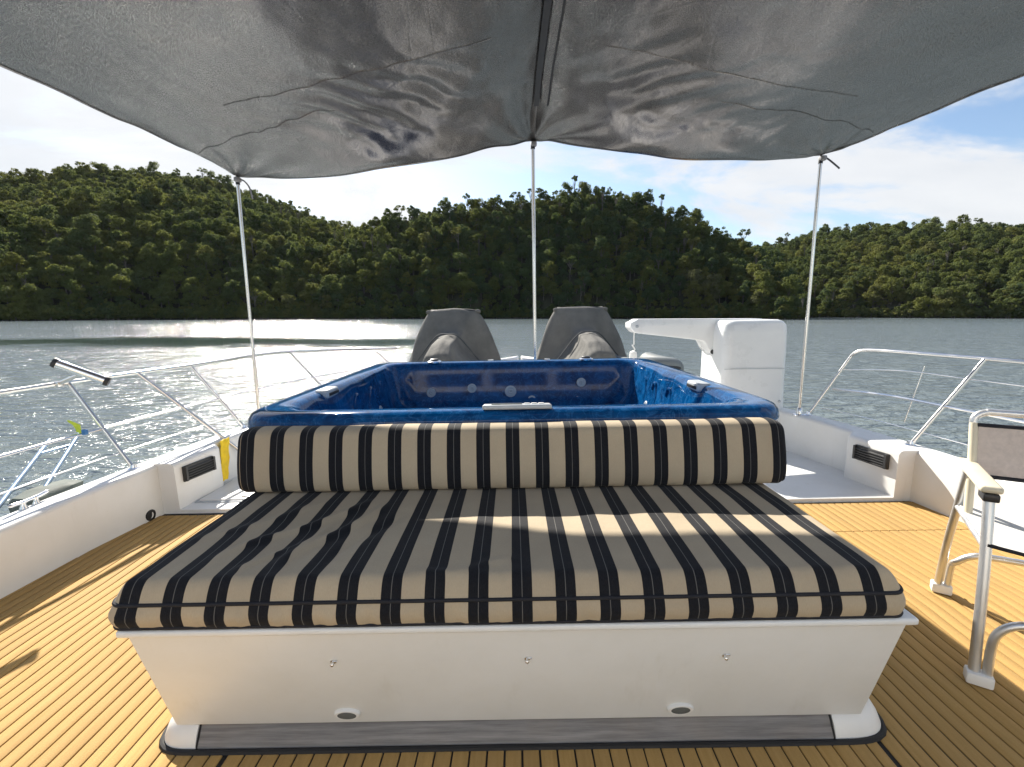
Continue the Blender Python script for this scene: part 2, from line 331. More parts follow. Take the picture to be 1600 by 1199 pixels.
# ---------------------------------------------------------------- trees
def tree_proto(seed, h, cr, flat, nclump, leaves, sparse=False):
    rg = random.Random(seed); tk = MB(); cw = MB()
    lean = Vector((rg.uniform(-.5, .5), rg.uniform(-.5, .5), 0)); top = h * (0.62 if not sparse else 0.7)
    path = [Vector((0, 0, -2.0)), lean * 0.3 + Vector((0, 0, top * 0.5)), lean + Vector((0, 0, top))]
    tk.tube(catmull(path, 3), [0.30, 0.27, 0.24, 0.2, 0.17, 0.14, 0.12], 6)
    cents = []
    for i in range(nclump):
        a = rg.uniform(0, 2 * PI)
        if sparse: rr = cr * math.sqrt(rg.uniform(0.02, 1)) * 0.8; zc = h * 0.78 + flat * (h * 0.3) * (rg.uniform(-1, 1) * 0.5 + 0.4 * (1 - (rr / cr) ** 2))
        else:
            zn = rg.uniform(-1, 1); q_ = math.sqrt(1 - zn * zn) * (0.92 if zn < 0 else 0.8); rd = rg.uniform(0.55, 1.0) ** 0.6; rr = cr * 0.82 * q_ * rd; zc = h * 0.60 + h * 0.33 * zn * rd * flat
        c = Vector((math.cos(a) * rr, math.sin(a) * rr, zc)) + lean
        cents.append(c)
    for i, c in enumerate(cents):
        if i < (6 if not sparse else nclump):
            st = lean * 0.6 + Vector((0, 0, top * rg.uniform(0.55, 0.95)))
            tk.tube([st, (st + c) / 2 + Vector((0, 0, -0.4)), c], [0.12, 0.08, 0.04], 5)
        r0 = cr * rg.choice((rg.uniform(.17, .30), rg.uniform(0.30, 0.50))) * (0.75 if sparse else 1); sq = rg.uniform(0.6, 0.9)
        for k in range(leaves):
            z = rg.uniform(-0.75, 1); a = rg.uniform(0, 2 * PI); q = math.sqrt(max(0, 1 - z * z)); dr = Vector((q * math.cos(a), q * math.sin(a), z))
            rad = r0 * rg.uniform(0.62, 1.08); p = c + Vector((dr.x * rad, dr.y * rad, dr.z * rad * sq))
            n = (dr + Vector((rg.uniform(-.7, .7), rg.uniform(-.7, .7), rg.uniform(-.5, .8)))).normalized(); u = n.orthogonal().normalized(); u.rotate(Matrix.Rotation(rg.uniform(0, PI), 3, n)); w = n.cross(u)
            s = rg.uniform(0.22, 0.50); e = rg.uniform(0.45, 0.8)
            cw.add([p - u * s, p - w * s * e, p + u * s, p + w * s * e], [(0, 1, 2, 3)])
    return tk, cw
def mesh_of(mb, name, mats):
    me = bpy.data.meshes.new(name); me.from_pydata(mb.v, [], mb.f)
    for m in mats: me.materials.append(m)
    me.polygons.foreach_set('material_index', mb.m); return me
PROTO = []; pcol = bpy.data.collections.new('tree_shapes')
specs = [(1, 11.5, 4.4, 1.0, 21, 84), (2, 10.0, 4.2, 1.0, 19, 84), (3, 13.5, 4.6, 1.1, 25, 80), (4, 8.5, 3.9, 0.95, 17, 84), (5, 12.0, 5.6, 0.85, 25, 80), (6, 14.5, 4.2, 0.55, 9, 55, True), (7, 15.5, 3.8, 0.5, 8, 50, True), (8, 4.2, 2.6, 1.25, 11, 55), (9, 3.2, 2.4, 1.2, 9, 55)]
for sp in specs:
    tk, cw = tree_proto(*sp)
    j = MB(); j.add(tk.v, tk.f, 0); j.add(cw.v, cw.f, 1)
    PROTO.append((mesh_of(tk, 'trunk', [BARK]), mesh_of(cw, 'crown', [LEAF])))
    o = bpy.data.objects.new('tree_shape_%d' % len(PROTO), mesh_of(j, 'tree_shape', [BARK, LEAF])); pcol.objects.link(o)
rg = random.Random(11); spots = []; shrubs = []
d = 262.0
while d < 690:
    sp = 5.0 if d < 400 else 6.0
    n = int((A1 - A0) * d / sp)
    for i in range(n):
        a = A0 + (i + rg.uniform(0.05, 0.95)) / n * (A1 - A0); dd = d + rg.uniform(-0.5, 0.5) * sp
        if abs(a) > R(58): continue
        h = terrain(a, dd)
        if h < WZ + 0.4: continue
        slope = terrain(a, dd + 8) - h
        hh = (h + 8 - CAMZ) / dd; ok = True
        for q in (0.97, 0.93, 0.88, 0.8, 0.7, 0.6):   # skip trees wholly behind a nearer ridge
            if dd * q > 262 and (terrain(a, dd * q) + 1 - CAMZ) / (dd * q) > hh + 0.012: ok = False; break
        if not ok: continue
        crest = slope < 0.5
        idx = rg.choice([5, 6]) if rg.random() < (0.22 if crest else 0.05) else rg.randrange(5)
        sc = rg.choice([rg.uniform(0.5, .75), rg.uniform(.65, .95), rg.uniform(.95, 1.3)]) * (0.85 if dd < 300 and h < WZ + 5 else 1.0)
        spots.append((dd, a, h, idx, rg.uniform(0, 2 * PI), sc))
        for q in range(7 if h < WZ + 5 else (1 if rg.random() < .7 else 0)):
            a2 = a + rg.uniform(-4, 4) / dd; d2 = dd + rg.uniform(-9, 2.5); h2 = terrain(a2, d2)
            if h2 > WZ - 1.2: shrubs.append((d2, a2, h2 - .3, rg.choice([7, 8]), rg.uniform(0, 2 * PI), rg.uniform(.7, 1.35)))
    d += sp
for k in range(900):          # scrub along the waterline
    a = lerp(R(-56), R(56), (k + rg.random()) / 900); dd = 255.0
    while dd < 460 and terrain(a, dd) < WZ - .2: dd += 1.5
    if dd < 459:
        for q in range(2): shrubs.append((dd + rg.uniform(-.5, 3.5), a + rg.uniform(-1, 1) / dd, WZ - .2, rg.choice([7, 8]), rg.uniform(0, 2 * PI), rg.uniform(.7, 1.7)))
spots.sort(key=lambda s: s[0] - s[5] * 6 + (0 if abs(s[1]) < R(47) else 500))
near, rest = spots[:300], [q + (q[5] * (.85 + .4 * ((q[4] * 13) % 1)),) for q in spots[300:] + shrubs]
KIND = {0: ('round-crowned olive green gum tree on the wooded shore', 'round-crowned shore trees'), 1: ('low bushy olive gum tree on the wooded shore', 'low bushy shore trees'),
        2: ('tall full-crowned gum tree on the wooded shore', 'tall full-crowned shore trees'), 3: ('short dense dark gum tree on the wooded shore', 'short dense shore trees'),
        4: ('broad spreading gum tree on the wooded shore', 'broad spreading shore trees'), 5: ('open-crowned gum tree with thin bare limbs on the wooded shore', 'open-crowned shore trees'),
        6: ('slender tall gum tree with few leaf tufts on the wooded shore', 'slender tufted shore trees')}
for dd, a, h, idx, rz, sc in near:
    o = link(bpy.data.objects.new('gum_tree', None)); o.location = (dd * math.sin(a), dd * math.cos(a), h); o.rotation_euler = (0, 0, rz); o.scale = (sc * (1.12 - .25 * ((rz * 7) % 1)), sc, sc * (.85 + .4 * ((rz * 13) % 1)))
    tag(o, KIND[idx][0], 'tree', KIND[idx][1])
    for nm, me in zip(('trunk', 'crown'), PROTO[idx]):
        c = link(bpy.data.objects.new(nm, me)); c.parent = o
fm = bpy.data.meshes.new('forest'); fm.from_pydata([(s[0] * math.sin(s[1]), s[0] * math.cos(s[1]), s[2] - WZ) for s in rest], [], [])
for nm, ty, k in (('idx', 'INT', 3), ('rot', 'FLOAT', 4), ('scl', 'FLOAT', 5), ('sclz', 'FLOAT', 6)):
    at = fm.attributes.new(nm, ty, 'POINT'); at.data.foreach_set('value', [s[k] for s in rest])
fo = link(bpy.data.objects.new('forest', fm)); fo.location = (0, 0, WZ); tag(fo, 'dense olive gum forest covering the hills behind the water', 'forest', kind='stuff')
ng = bpy.data.node_groups.new('forest_nodes', 'GeometryNodeTree')
ng.interface.new_socket('Geometry', in_out='INPUT', socket_type='NodeSocketGeometry'); ng.interface.new_socket('Geometry', in_out='OUTPUT', socket_type='NodeSocketGeometry')
gi = ng.nodes.new('NodeGroupInput'); go = ng.nodes.new('NodeGroupOutput'); ip = ng.nodes.new('GeometryNodeInstanceOnPoints'); ci = ng.nodes.new('GeometryNodeCollectionInfo')
ci.inputs['Collection'].default_value = pcol; ci.inputs['Separate Children'].default_value = True; ci.inputs['Reset Children'].default_value = True
def nattr(nm, ty):
    n = ng.nodes.new('GeometryNodeInputNamedAttribute'); n.data_type = ty; n.inputs['Name'].default_value = nm; return n.outputs['Attribute']
cb = ng.nodes.new('ShaderNodeCombineXYZ'); ng.links.new(nattr('rot', 'FLOAT'), cb.inputs[2])
ng.links.new(gi.outputs[0], ip.inputs['Points']); ng.links.new(ci.outputs[0], ip.inputs['Instance']); ip.inputs['Pick Instance'].default_value = True
ng.links.new(nattr('idx', 'INT'), ip.inputs['Instance Index']); ng.links.new(cb.outputs[0], ip.inputs['Rotation']); cs = ng.nodes.new('ShaderNodeCombineXYZ'); ng.links.new(nattr('scl', 'FLOAT'), cs.inputs[0]); ng.links.new(nattr('scl', 'FLOAT'), cs.inputs[1]); ng.links.new(nattr('sclz', 'FLOAT'), cs.inputs[2]); ng.links.new(cs.outputs[0], ip.inputs['Scale'])
ng.links.new(ip.outputs[0], go.inputs[0])
md = fo.modifiers.new('forest', 'NODES'); md.node_group = ng

# ---------------------------------------------------------------- yacht hull, bulwarks, decks
BX = 0.15
HALF = [(-2, 2.56), (1.6, 2.55), (2.2, 2.53), (2.7, 2.47), (3.2, 2.385), (3.6, 2.30), (4.4, 2.10), (5.4, 1.80), (6.4, 1.40), (7.2, 1.0), (7.9, .55), (8.3, .22), (8.5, .06)]
def half(Y): return interp(HALF, Y)
def zcap(Y): return interp([(-2, 0.29), (1.5, 0.30), (2.6, 0.325), (3.4, 0.35), (5, 0.36), (9, 0.42)], Y)
def wall_t(Y):
    if Y < 2.69: return 0.15
    if Y < 3.03: return 0.25
    return lerp(0.25, 0.16, sstep((Y - 3.03) / 0.1))
yacht = empty('yacht', (BX, 3.5, -2.1), 'white motor yacht foredeck with low bulwarks on calm water', 'boat')
stn = [-4.4, -2, -1, 0, 1, 1.6, 2.2, 2.6, 2.689, 2.6905, 2.8, 2.95, 3.03, 3.055, 3.08, 3.105, 3.13, 3.3, 3.6, 4.0, 4.4, 4.9, 5.4, 5.9, 6.4, 6.8, 7.2, 7.55, 7.9, 8.1, 8.3, 8.5]
for sgn in (-1, 1):
    rings = []
    for Y in stn:
        ho = half(Y) + 0.0; hi = max(0.02, ho - wall_t(Y)); zt = zcap(Y); r = min(0.03, (ho - hi) * 0.4); sec = []
        sec += [(ho - 0.03, -0.06), (ho, 0.02), (ho, zt - r)]
        sec += [(ho - r + r * math.cos(q), zt - r + r * math.sin(q)) for q in (PI / 8, PI / 4, 3 * PI / 8, PI / 2)]
        sec += [(hi + r - r * math.sin(q), zt - r + r * math.cos(q)) for q in (0, PI / 8, PI / 4, 3 * PI / 8, PI / 2)]
        sec += [(hi - 0.004, 0.03), (hi - 0.012, -0.06)]
        rings.append([(BX + sgn * x, Y, z) for x, z in sec])
    bw = MB().loft(rings).build('bulwark', GEL, yacht, auto=35)
    v = MB(); xi = BX + sgn * (half(2.9) - 0.25 - .012); Y0, Y1, z0, z1 = 2.74, 2.97, 0.19, 0.29
    v.rbox(min(xi, xi - sgn * 0.016), max(xi, xi - sgn * 0.016), Y0, Y1, z0, z1, 0.005, 2)
    for k in range(5):
        zc = z0 + 0.018 + k * 0.016; a, b = xi - sgn * 0.012, xi - sgn * 0.026; v.add([(a, Y0 + .014, zc), (a, Y1 - .014, zc), (b, Y1 - .014, zc - .007), (b, Y0 + .014, zc - .007), (a, Y0 + .014, zc + .004), (a, Y1 - .014, zc + .004), (b, Y1 - .014, zc - .003), (b, Y0 + .014, zc - .003)], [(0, 1, 2, 3), (7, 6, 5, 4), (3, 2, 6, 7), (0, 3, 7, 4), (1, 5, 6, 2), (0, 4, 5, 1)])
    v.box(min(xi - sgn * .013, xi - sgn * .027), max(xi - sgn * .013, xi - sgn * .027), Y1 - .016, Y1 - .002, z0 + .004, z1 - .004); v.box(min(xi - sgn * .013, xi - sgn * .027), max(xi - sgn * .013, xi - sgn * .027), Y0 + .002, Y0 + .016, z0 + .004, z1 - .004)
    sl = (half(2.97) - half(2.74)) / .23
    v.v = [(q[0] + sgn * (q[1] - 2.9) * sl + sgn * .012, q[1], q[2]) for q in v.v]
    v.build('louvre_vent', BLK, bw, auto=30, label='black louvred vent set into the bulwark')
rings = []
for Y in stn:
    h = half(Y) - 0.01; rings.append([(BX - h, Y, 0.0), (BX - h * 0.985, Y, -0.5), (BX - h * 0.93, Y, -1.4), (BX - h * 0.86, Y, -2.5), (BX + h * 0.86, Y, -2.5), (BX + h * 0.93, Y, -1.4), (BX + h * 0.985, Y, -0.5), (BX + h, Y, 0.0)])
MB().loft(rings, closed=True).build('hull', GEL, yacht, auto=30)
wh = MB().rbox(BX - 2.2, BX + 2.2, -4.2, -2.3, -.02, 2.35, .06, 4).build('unseen_wheelhouse', GEL, yacht, auto=40)  # added behind the camera, out of view, to bounce sunlight onto the lounge
for k in range(3):
    x_ = BX - 1.35 + k * 1.35; MB().rbox(x_ - .58, x_ + .58, -2.31, -2.285, 1.15, 2.0, .012, 3).build('window', LENS, wh)
DX0, DX1, DY0, DY1 = BX - 2.42, BX + 2.42, -2.32, 2.69
deck = MB().box(DX0 - 0.02, DX1 + 0.02, DY0, DY1, -0.02, 0.004).build('deck', RUB, kind='structure', smooth=False)
def wob(x, Y):
    return 0.010 * noise.noise((x * 0.9, Y * 1.6, 3.3)) + 0.005 * noise.noise((x * 2.5, Y * 4.0, 8.3)) + 0.014 * math.exp(-((Y - 1.72) / 0.16) ** 2) * sstep((x - 1.05) / 0.4)
PW, GAP = 0.0478, 0.0052
x = DX0 + 0.004
while x + PW < DX1 + 0.02:
    g = 0.016 if (x < -0.83 < x + PW or x < 1.02 < x + PW) else GAP
    xa, xb = x, x + PW - g
    secs = [(DY0, DY1 - 0.015)] if x < 1.0 else [(DY0, 2.306), (2.312, DY1 - 0.015)]
    if x < -1.6: secs = [(DY0, DY1 - 0.015 - 0.02 * (noise.noise((x * 2, 1, 1)) + 1))]
    for ya, yb in secs:
        n = max(3, int((yb - ya) / 0.09)); rr = []
        for k in range(n + 1):
            Y = lerp(ya, yb, k / n); w = wob(x, Y); zc = 0.0015 * noise.noise((x * 3, Y * 2, 5)); b = 0.0010
            rr.append([(xa + w, Y, 0.003), (xa + w, Y, 0.0075 + zc), (xa + b + w, Y, 0.0084 + zc), (xb - b + w, Y, 0.0084 + zc), (xb + w, Y, 0.0075 + zc), (xb + w, Y, 0.003)])
        MB().loft(rr).build('plank', PLANK, deck, auto=50)
    x += PW
# foredeck: moulded white deck beyond the planking
fr = []
for Y in [2.69] + [y for y in stn if y >= 2.8]:
    h = max(0.03, half(Y) - wall_t(Y) + 0.02); fr.append([(BX - h, Y, 0.0), (BX - h, Y, 0.03 if Y < 2.7 else 0.035), (BX + h, Y, 0.03 if Y < 2.7 else 0.035), (BX + h, Y, 0.0)])
MB().loft(fr).build('foredeck', GEL, kind='structure', smooth=False)
def hatch(x0, x1, y0, y1, label):
    t = empty('deck_hatch', ((x0 + x1) / 2, (y0 + y1) / 2, 0.035), label, 'hatch')
    MB().rbox(x0 - .02, x1 + .02, y0 - .02, y1 + .02, 0.03, 0.041, 0.004, 2).build('frame', GREYP, t)
    MB().rbox(x0, x1, y0, y1, 0.034, 0.049, 0.005, 2).build('lid', WHITEP, t)
    l = MB(); l.rbox((x0 + x1) / 2 - .03, (x0 + x1) / 2 + .03, y0 + .03, y0 + .05, 0.046, 0.054, 0.003, 2); l.build('latch', CHROME, t)
hatch(-2.02, -1.45, 2.80, 3.16, 'white moulded hatch lid beside the yellow cloth')

# ---------------------------------------------------------------- guard rails
def rail(label, top, posts, levels, braces=(), flip=1, drops=()):
    b0 = posts[0][0]; t = empty('guard_rail', b0, label, 'railing')
    MB().tube(catmull(top, 10), 0.0135, 12).build('top_rail', STEEL, t)
    for (b, tp, r) in posts:
        p = MB().tube([b, Vector(b).lerp(Vector(tp), .5), tp], r, 10).build('stanchion', STEEL, t)
        if r > .008: MB().lathe([(0.032, -0.004), (0.032, 0.006), (0.02, 0.012), (0.015, 0.03)], b, (0, 0, 1), 16).build('base_flange', CHROME, p)
    for pts, r in levels: MB().tube(catmull(pts, 8), r, 8).build('mid_rail' if r > .006 else 'lifeline', STEEL, t)
    for a, b in braces:
        p = MB().tube([a, Vector(a).lerp(Vector(b), .5), b], 0.012, 10).build('brace', STEEL, t)
        MB().lathe([(0.03, -0.004), (0.03, 0.006), (0.016, 0.02)], b, (0, 0, 1), 16).build('base_flange', CHROME, p)
    return t
def on(top, Y):
    P = catmull(top, 10)
    for a, b in zip(P, P[1:]):
        if a.y <= Y <= b.y: return a.lerp(b, (Y - a.y) / max(1e-6, b.y - a.y))
    return P[-1] if Y > P[-1].y else P[0]
LT = [(-2.72, -1.5, .84), (-2.66, 0.4, .845), (-2.59, 2.2, .85), (-2.54, 2.62, .855), (-2.40, 3.38, .86), (-2.29, 4.15, .87), (-2.19, 4.6, .858), (-1.93, 5.4, .81), (-1.74, 5.9, .775), (-1.56, 6.3, .75)]
def lp(Y): return on(LT, Y)
def lbase(Y): return Vector((BX - half(Y) + 0.075, Y, zcap(Y) - 0.004))
lposts = [(lbase(2.62), lp(2.60), .0125), (lbase(0.6), lp(0.5), .0125), (lbase(3.5), lp(3.40), .011), (lbase(4.6), lp(4.55), .011), (lbase(5.9), lp(5.85), .011)]
def level(f, Ys, base, tp): return [base(Y).lerp(tp(Y), f) for Y in Ys]
YS = (-1.5, 0.4, 2.0, 2.62, 3.0, 3.5, 4.0, 4.6, 5.2, 5.9)
lv = [(level(.48, YS, lbase, lp), .0085), (level(.2, YS, lbase, lp), .0035)]
gl = rail('stainless guard rail with diagonal brace on the bulwark beside the yellow cloth', LT, lposts, lv, [(lp(3.0), (-1.88, 3.36, 0.04))])
RT = [(3.10, -1.5, .865), (3.02, 0.6, .87), (2.93, 2.2, .875), (2.84, 2.75, .88), (2.71, 3.22, .885), (2.66, 3.40, .88), (2.64, 3.47, .86), (2.625, 3.50, .83)]
def rp(Y): return on(RT, Y)
def rbase(Y): return Vector((BX + half(Y) - 0.075, Y, zcap(Y) - 0.004))
rposts = [(rbase(2.80), rp(2.72), .0135), (rbase(3.58) + Vector((0, 0, 0)), Vector(RT[-1]), .0125), (rbase(0.5), rp(0.4), .0125), (rbase(3.02).lerp(rp(3.0), .16) + Vector((.13, 0, 0)), rbase(3.02).lerp(rp(3.0), .86) + Vector((.01, 0, 0)), .0045)]
YR = (-1.5, 0.4, 1.6, 2.3, 2.75, 3.1, 3.5)
rv = [(level(.47, YR, rbase, rp), .0095), (level(.78, YR, rbase, rp), .0035), (level(.16, YR, rbase, rp), .0035)]
rail('stainless guard rail on the bulwark behind the folding chair', RT, rposts, rv)
# rod holder on the rail
rh = empty('rod_holder', lp(2.55), 'chrome tube rod holder clamped to the guard rail', 'rod holder')
a, b = Vector((-2.44, 2.44, .985)), Vector((-2.26, 2.54, .865)); dv = (b - a).normalized()
MB().tube([a, a.lerp(b, .5), b], .024, 16).build('tube', CHROME, rh)
for p, s in ((a, -1), (b, 1)): MB().tube([p - dv * .012 * s * -1 * -1, p, p + dv * s * .008], [.0265, .0275, .025], 16).build('end_cap', BLK, rh)
mid = a.lerp(b, .55); MB().tube([mid, mid.lerp(lp(2.55), .6), lp(2.55)], .012, 10).rbox(-.02, .02, -.02, .02, -.016, .016, .004, 2, rot=Matrix.Identity(3), org=lp(2.55)).build('clamp', STEEL, rh)
# tag on the mid rail
p = lbase(2.5).lerp(lp(2.5), .5)
tg = empty('marker_ribbon', p, 'small lime and blue ribbon tied to the mid rail', 'ribbon')
rb = MB(); rb.loft([[(p.x - .02 + .012 * math.sin(k) + e, p.y - .01, p.z + .005 + k * .013), (p.x + .012 + .01 * math.sin(k) + e * .5, p.y - .012, p.z - .012 + k * .011), (p.x + .010, p.y - .008, p.z - .012 + k * .011), (p.x - .02 + e, p.y - .006, p.z + .005 + k * .013)] for k, e in enumerate((0, -.004, -.01, -.014, -.022, -.03))]).build('ribbon', LIME, tg)
MB().rbox(p.x + .012, p.x + .034, p.y - .014, p.y + .008, p.z - .016, p.z + .014, .004, 2).build('knot', BLUET, tg)
# folded ladder, cleat and fender pad outside the bulwark
ld = empty('boarding_ladder', (-2.5, 2.1, .3), 'blue-grey boarding ladder rails leaning out over the bulwark', 'ladder')
for o_, e_ in (((-2.44, 1.98, .27), (-2.77, 2.66, .50)), ((-2.44, 2.22, .285), (-2.74, 2.82, .50))):
    MB().tube([o_, Vector(o_).lerp(Vector(e_), .5), e_], .012, 10).build('side_rail', BLUEM, ld)
for f in (.35, .8): MB().tube([Vector((-2.44, 1.98, .27)).lerp(Vector((-2.77, 2.66, .50)), f), Vector((-2.44, 2.22, .285)).lerp(Vector((-2.74, 2.82, .50)), f)], .008, 8).build('rung', BLUEM, ld)
cl = empty('mooring_cleat', (-2.355, 2.12, .315), 'chrome mooring cleat on the bulwark cap by the ladder', 'cleat')
c = MB(); c.tube(catmull([(-2.35, 2.02, .352), (-2.352, 2.07, .346), (-2.355, 2.12, .345), (-2.358, 2.17, .346), (-2.36, 2.22, .352)], 5), [.004] + [.009] * 19 + [.004], 10).build('horn', CHROME, cl)
for dy in (-.03, .03): MB().lathe([(.018, -.01), (.016, .006), (.010, .018), (.010, .035)], (-2.355, 2.12 + dy, .312), seg=12).build('foot', CHROME, cl)
fe = MB().loft([[(-2.37 - .02 * abs(k - 3) ** 1.5 * .2, 2.16 + k * .045, .285), (-2.56 + abs(k - 3) * .018, 2.16 + k * .045, .25), (-2.57 + abs(k - 3) * .018, 2.16 + k * .045, .30), (-2.54 + abs(k - 3) * .018, 2.16 + k * .045, .335), (-2.42, 2.16 + k * .045, .34 - .003 * abs(k - 3)), (-2.38, 2.16 + k * .045, .325)] for k in range(7)])
fe.build('fender_pad', plain('grey_green_canvas', (.10, .12, .11), .8, 0, .2, 20, .3, 60), label='dark grey-green fender pad over the bulwark edge beside the cleat', cat='fender', auto=60)
# yellow cloth on the inner bulwark
yc = []
xin = BX - half(3.18) + 0.165
for k in range(9):
    z = .345 - k * .034; w = .055 - k * .002; off = .014 + .030 * (k / 8) + .004 * math.sin(k * 1.9)
    row = []
    for j in range(9):
        u = j / 8; row.append((xin + off + .006 * math.sin(j * 1.4 + k * .5), 3.19 - k * .014 + lerp(-w, w, u), z))
    yc.append(row + [(p[0] - .006, p[1], p[2]) for p in reversed(row)])
MB().loft(yc).build('drying_cloth', YEL, label='yellow cloth hanging inside the bulwark by the diagonal brace', cat='cloth', auto=70)
# scupper on the left bulwark foot
sc_ = MB().lathe([(.034, -.01), (.034, .006), (.022, .010), (.020, .002), (.0, .002)], (BX - half(2.60) + .153, 2.60, .038), (1, 0, 0), 16).build('scupper', RUB, label='black scupper drain at the foot of the bulwark', cat='drain')

# ---------------------------------------------------------------- sun lounge
LX0, LX1 = -0.948, 0.985
lo = empty('sun_lounge_base', (0.02, 1.4, 0.0), 'white moulded lounge base under the striped seat cushion', 'lounge base')
def slab(mb, pts, thick):   # pts: quad, thick: vector
    t = Vector(thick); q = [Vector(p) for p in pts]; return mb.add(q + [p + t for p in q], [(0, 1, 2, 3), (7, 6, 5, 4), (0, 4, 5, 1), (1, 5, 6, 2), (2, 6, 7, 3), (3, 7, 4, 0)])
def bevel_build(mb, r, *a, **k):
    bm = bmesh.new(); vs = [bm.verts.new(p) for p in mb.v]
    for f in mb.f: bm.faces.new([vs[i] for i in f])
    bmesh.ops.recalc_face_normals(bm, faces=list(bm.faces))
    bmesh.ops.bevel(bm, geom=list(bm.edges), offset=r, segments=3, profile=.5, affect='EDGES'); bm.verts.index_update()
    n = MB(); n.add([v.co.copy() for v in bm.verts], [[v.index for v in f.verts] for f in bm.faces]); bm.free(); return n.build(*a, **k)
FP = bevel_build(slab(MB(), [(LX0, 1.022, .434), (LX1, 1.022, .434), (LX1, 1.128, .068), (LX0, 1.128, .068)], (0, .03, .008)), .004, 'front_panel', GEL, lo)
for xs, th in ((LX0, .025), (LX1, -.025)):
    bevel_build(slab(MB(), [(xs + th * .12, 1.055, .434), (xs + th * .12, 1.685, .434), (xs + th * .12, 1.685, .068), (xs + th * .12, 1.160, .068)], (th, 0, 0)), .003, 'side_panel', GEL, lo)
MB().rbox(LX0 - .012, LX1 + .012, 1.004, 1.70, .434, .453, .007, 3).build('top_board', GEL, lo)
MB().rbox(LX0 + .05, LX1 - .05, 1.165, 1.69, .0, .07, .004, 2).build('plinth', GEL, lo)
tb = MB(); prof = [(1.106, .006), (1.108, .018), (1.137, .066), (1.145, .0705), (1.175, .0705), (1.175, .006)]
tb.loft([[(x_, y_, z_) for y_, z_ in prof] for x_ in (LX0 + .065, -.4, .1, .5, LX1 - .085)]).build('toe_board', WEATH, lo, label='weathered grey teak toe board', auto=30)
for sgn, xe in ((-1, LX0), (1, LX1)):
    xi = xe - sgn * (.062 if sgn < 0 else .082); n = 14; rings = []
    for lv_, (z, inset) in enumerate(((.006, 0), (.02, .001), (.045, .012), (.066, .028), (.074, .045))):
        ring = []
        for k in range(n + 1):
            q = k / n * PI / 2; rx = (.126 if sgn < 0 else .172) - inset * .8; ry = .12 - inset * .9
            ring.append((xi + sgn * rx * math.sin(q) ** .6, 1.226 - ry * max(0, math.cos(q)) ** .6, z))
        ring += [(xi + sgn * ((.126 if sgn < 0 else .172) - inset * .8), 1.30, z), (xi, 1.30, z)]
        rings.append(ring)
    MB().loft(rings).build('corner_cap', WHITEP, lo, auto=50)
    MB().tube([(xi - sgn * .003, 1.1065, .008), (xi - sgn * .003, 1.110, .02), (xi - sgn * .003, 1.1375, .068)], .003, 6).build('joint_seal', RUB, lo)
QS = (.08, .2, .35, .55, .8, 1.05, 1.25, 1.4, 1.5)
sealp = [(LX1 + .094, 1.32, .008), (LX1 + .094, 1.25, .008)] + [(LX1 - .082 + .176 * math.sin(q) ** .6, 1.226 - .126 * math.cos(q) ** .6, .008) for q in reversed(QS)] + [(LX1 - .1, 1.099, .008), (0, 1.100, .008), (LX0 + .08, 1.099, .008)] + [(LX0 + .062 - .130 * math.sin(q) ** .6, 1.226 - .126 * math.cos(q) ** .6, .008) for q in QS] + [(LX0 - .068, 1.25, .008), (LX0 - .068, 1.32, .008)]
MB().tube(sealp, .0085, 8).build('floor_seal', RUB, lo)
pn = Vector((0, -.366, -.106)).normalized(); pd = Vector((0, .106, -.366)).normalized()
def onpanel(x, s): return Vector((x, 1.022, .434)) + pd * s     # s: metres down the panel
for x_ in (-.455, .468):
    o_ = onpanel(x_, .335)
    l = MB().lathe([(.021, -.003), (.0215, .004), (.019, .008), (.015, .008), (.0145, .004)], o_, pn, 24, sx=1.0).build('courtesy_light', WHITEP, lo)
    for v_ in l.data.vertices: v_.co.x = (v_.co.x - (x_ - .02)) * 1.75 + (x_ - .02)
    e_ = MB().lathe([(.0165, .002), (.015, .0085), (.007, .0100), (.0005, .0102)], o_, pn, 20).build('lens', LENS, l)
    for v_ in e_.data.vertices: v_.co.x = (v_.co.x - (x_ - .02)) * 1.75 + (x_ - .02)
for x_ in (-.455, .045, .553):
    o_ = onpanel(x_, .115)
    h = MB().lathe([(.007, -.002), (.007, .002), (.004, .003), (.003, .009), (.005, .011), (.003, .013)], o_, pn, 14)
    h.rbox(-.006, .006, -.003, .003, -.002, .002, .001, 1, rot=Matrix.Identity(3), org=o_ + pn * .005 + Vector((.006, 0, .006))); h.build('hook', CHROME, lo)

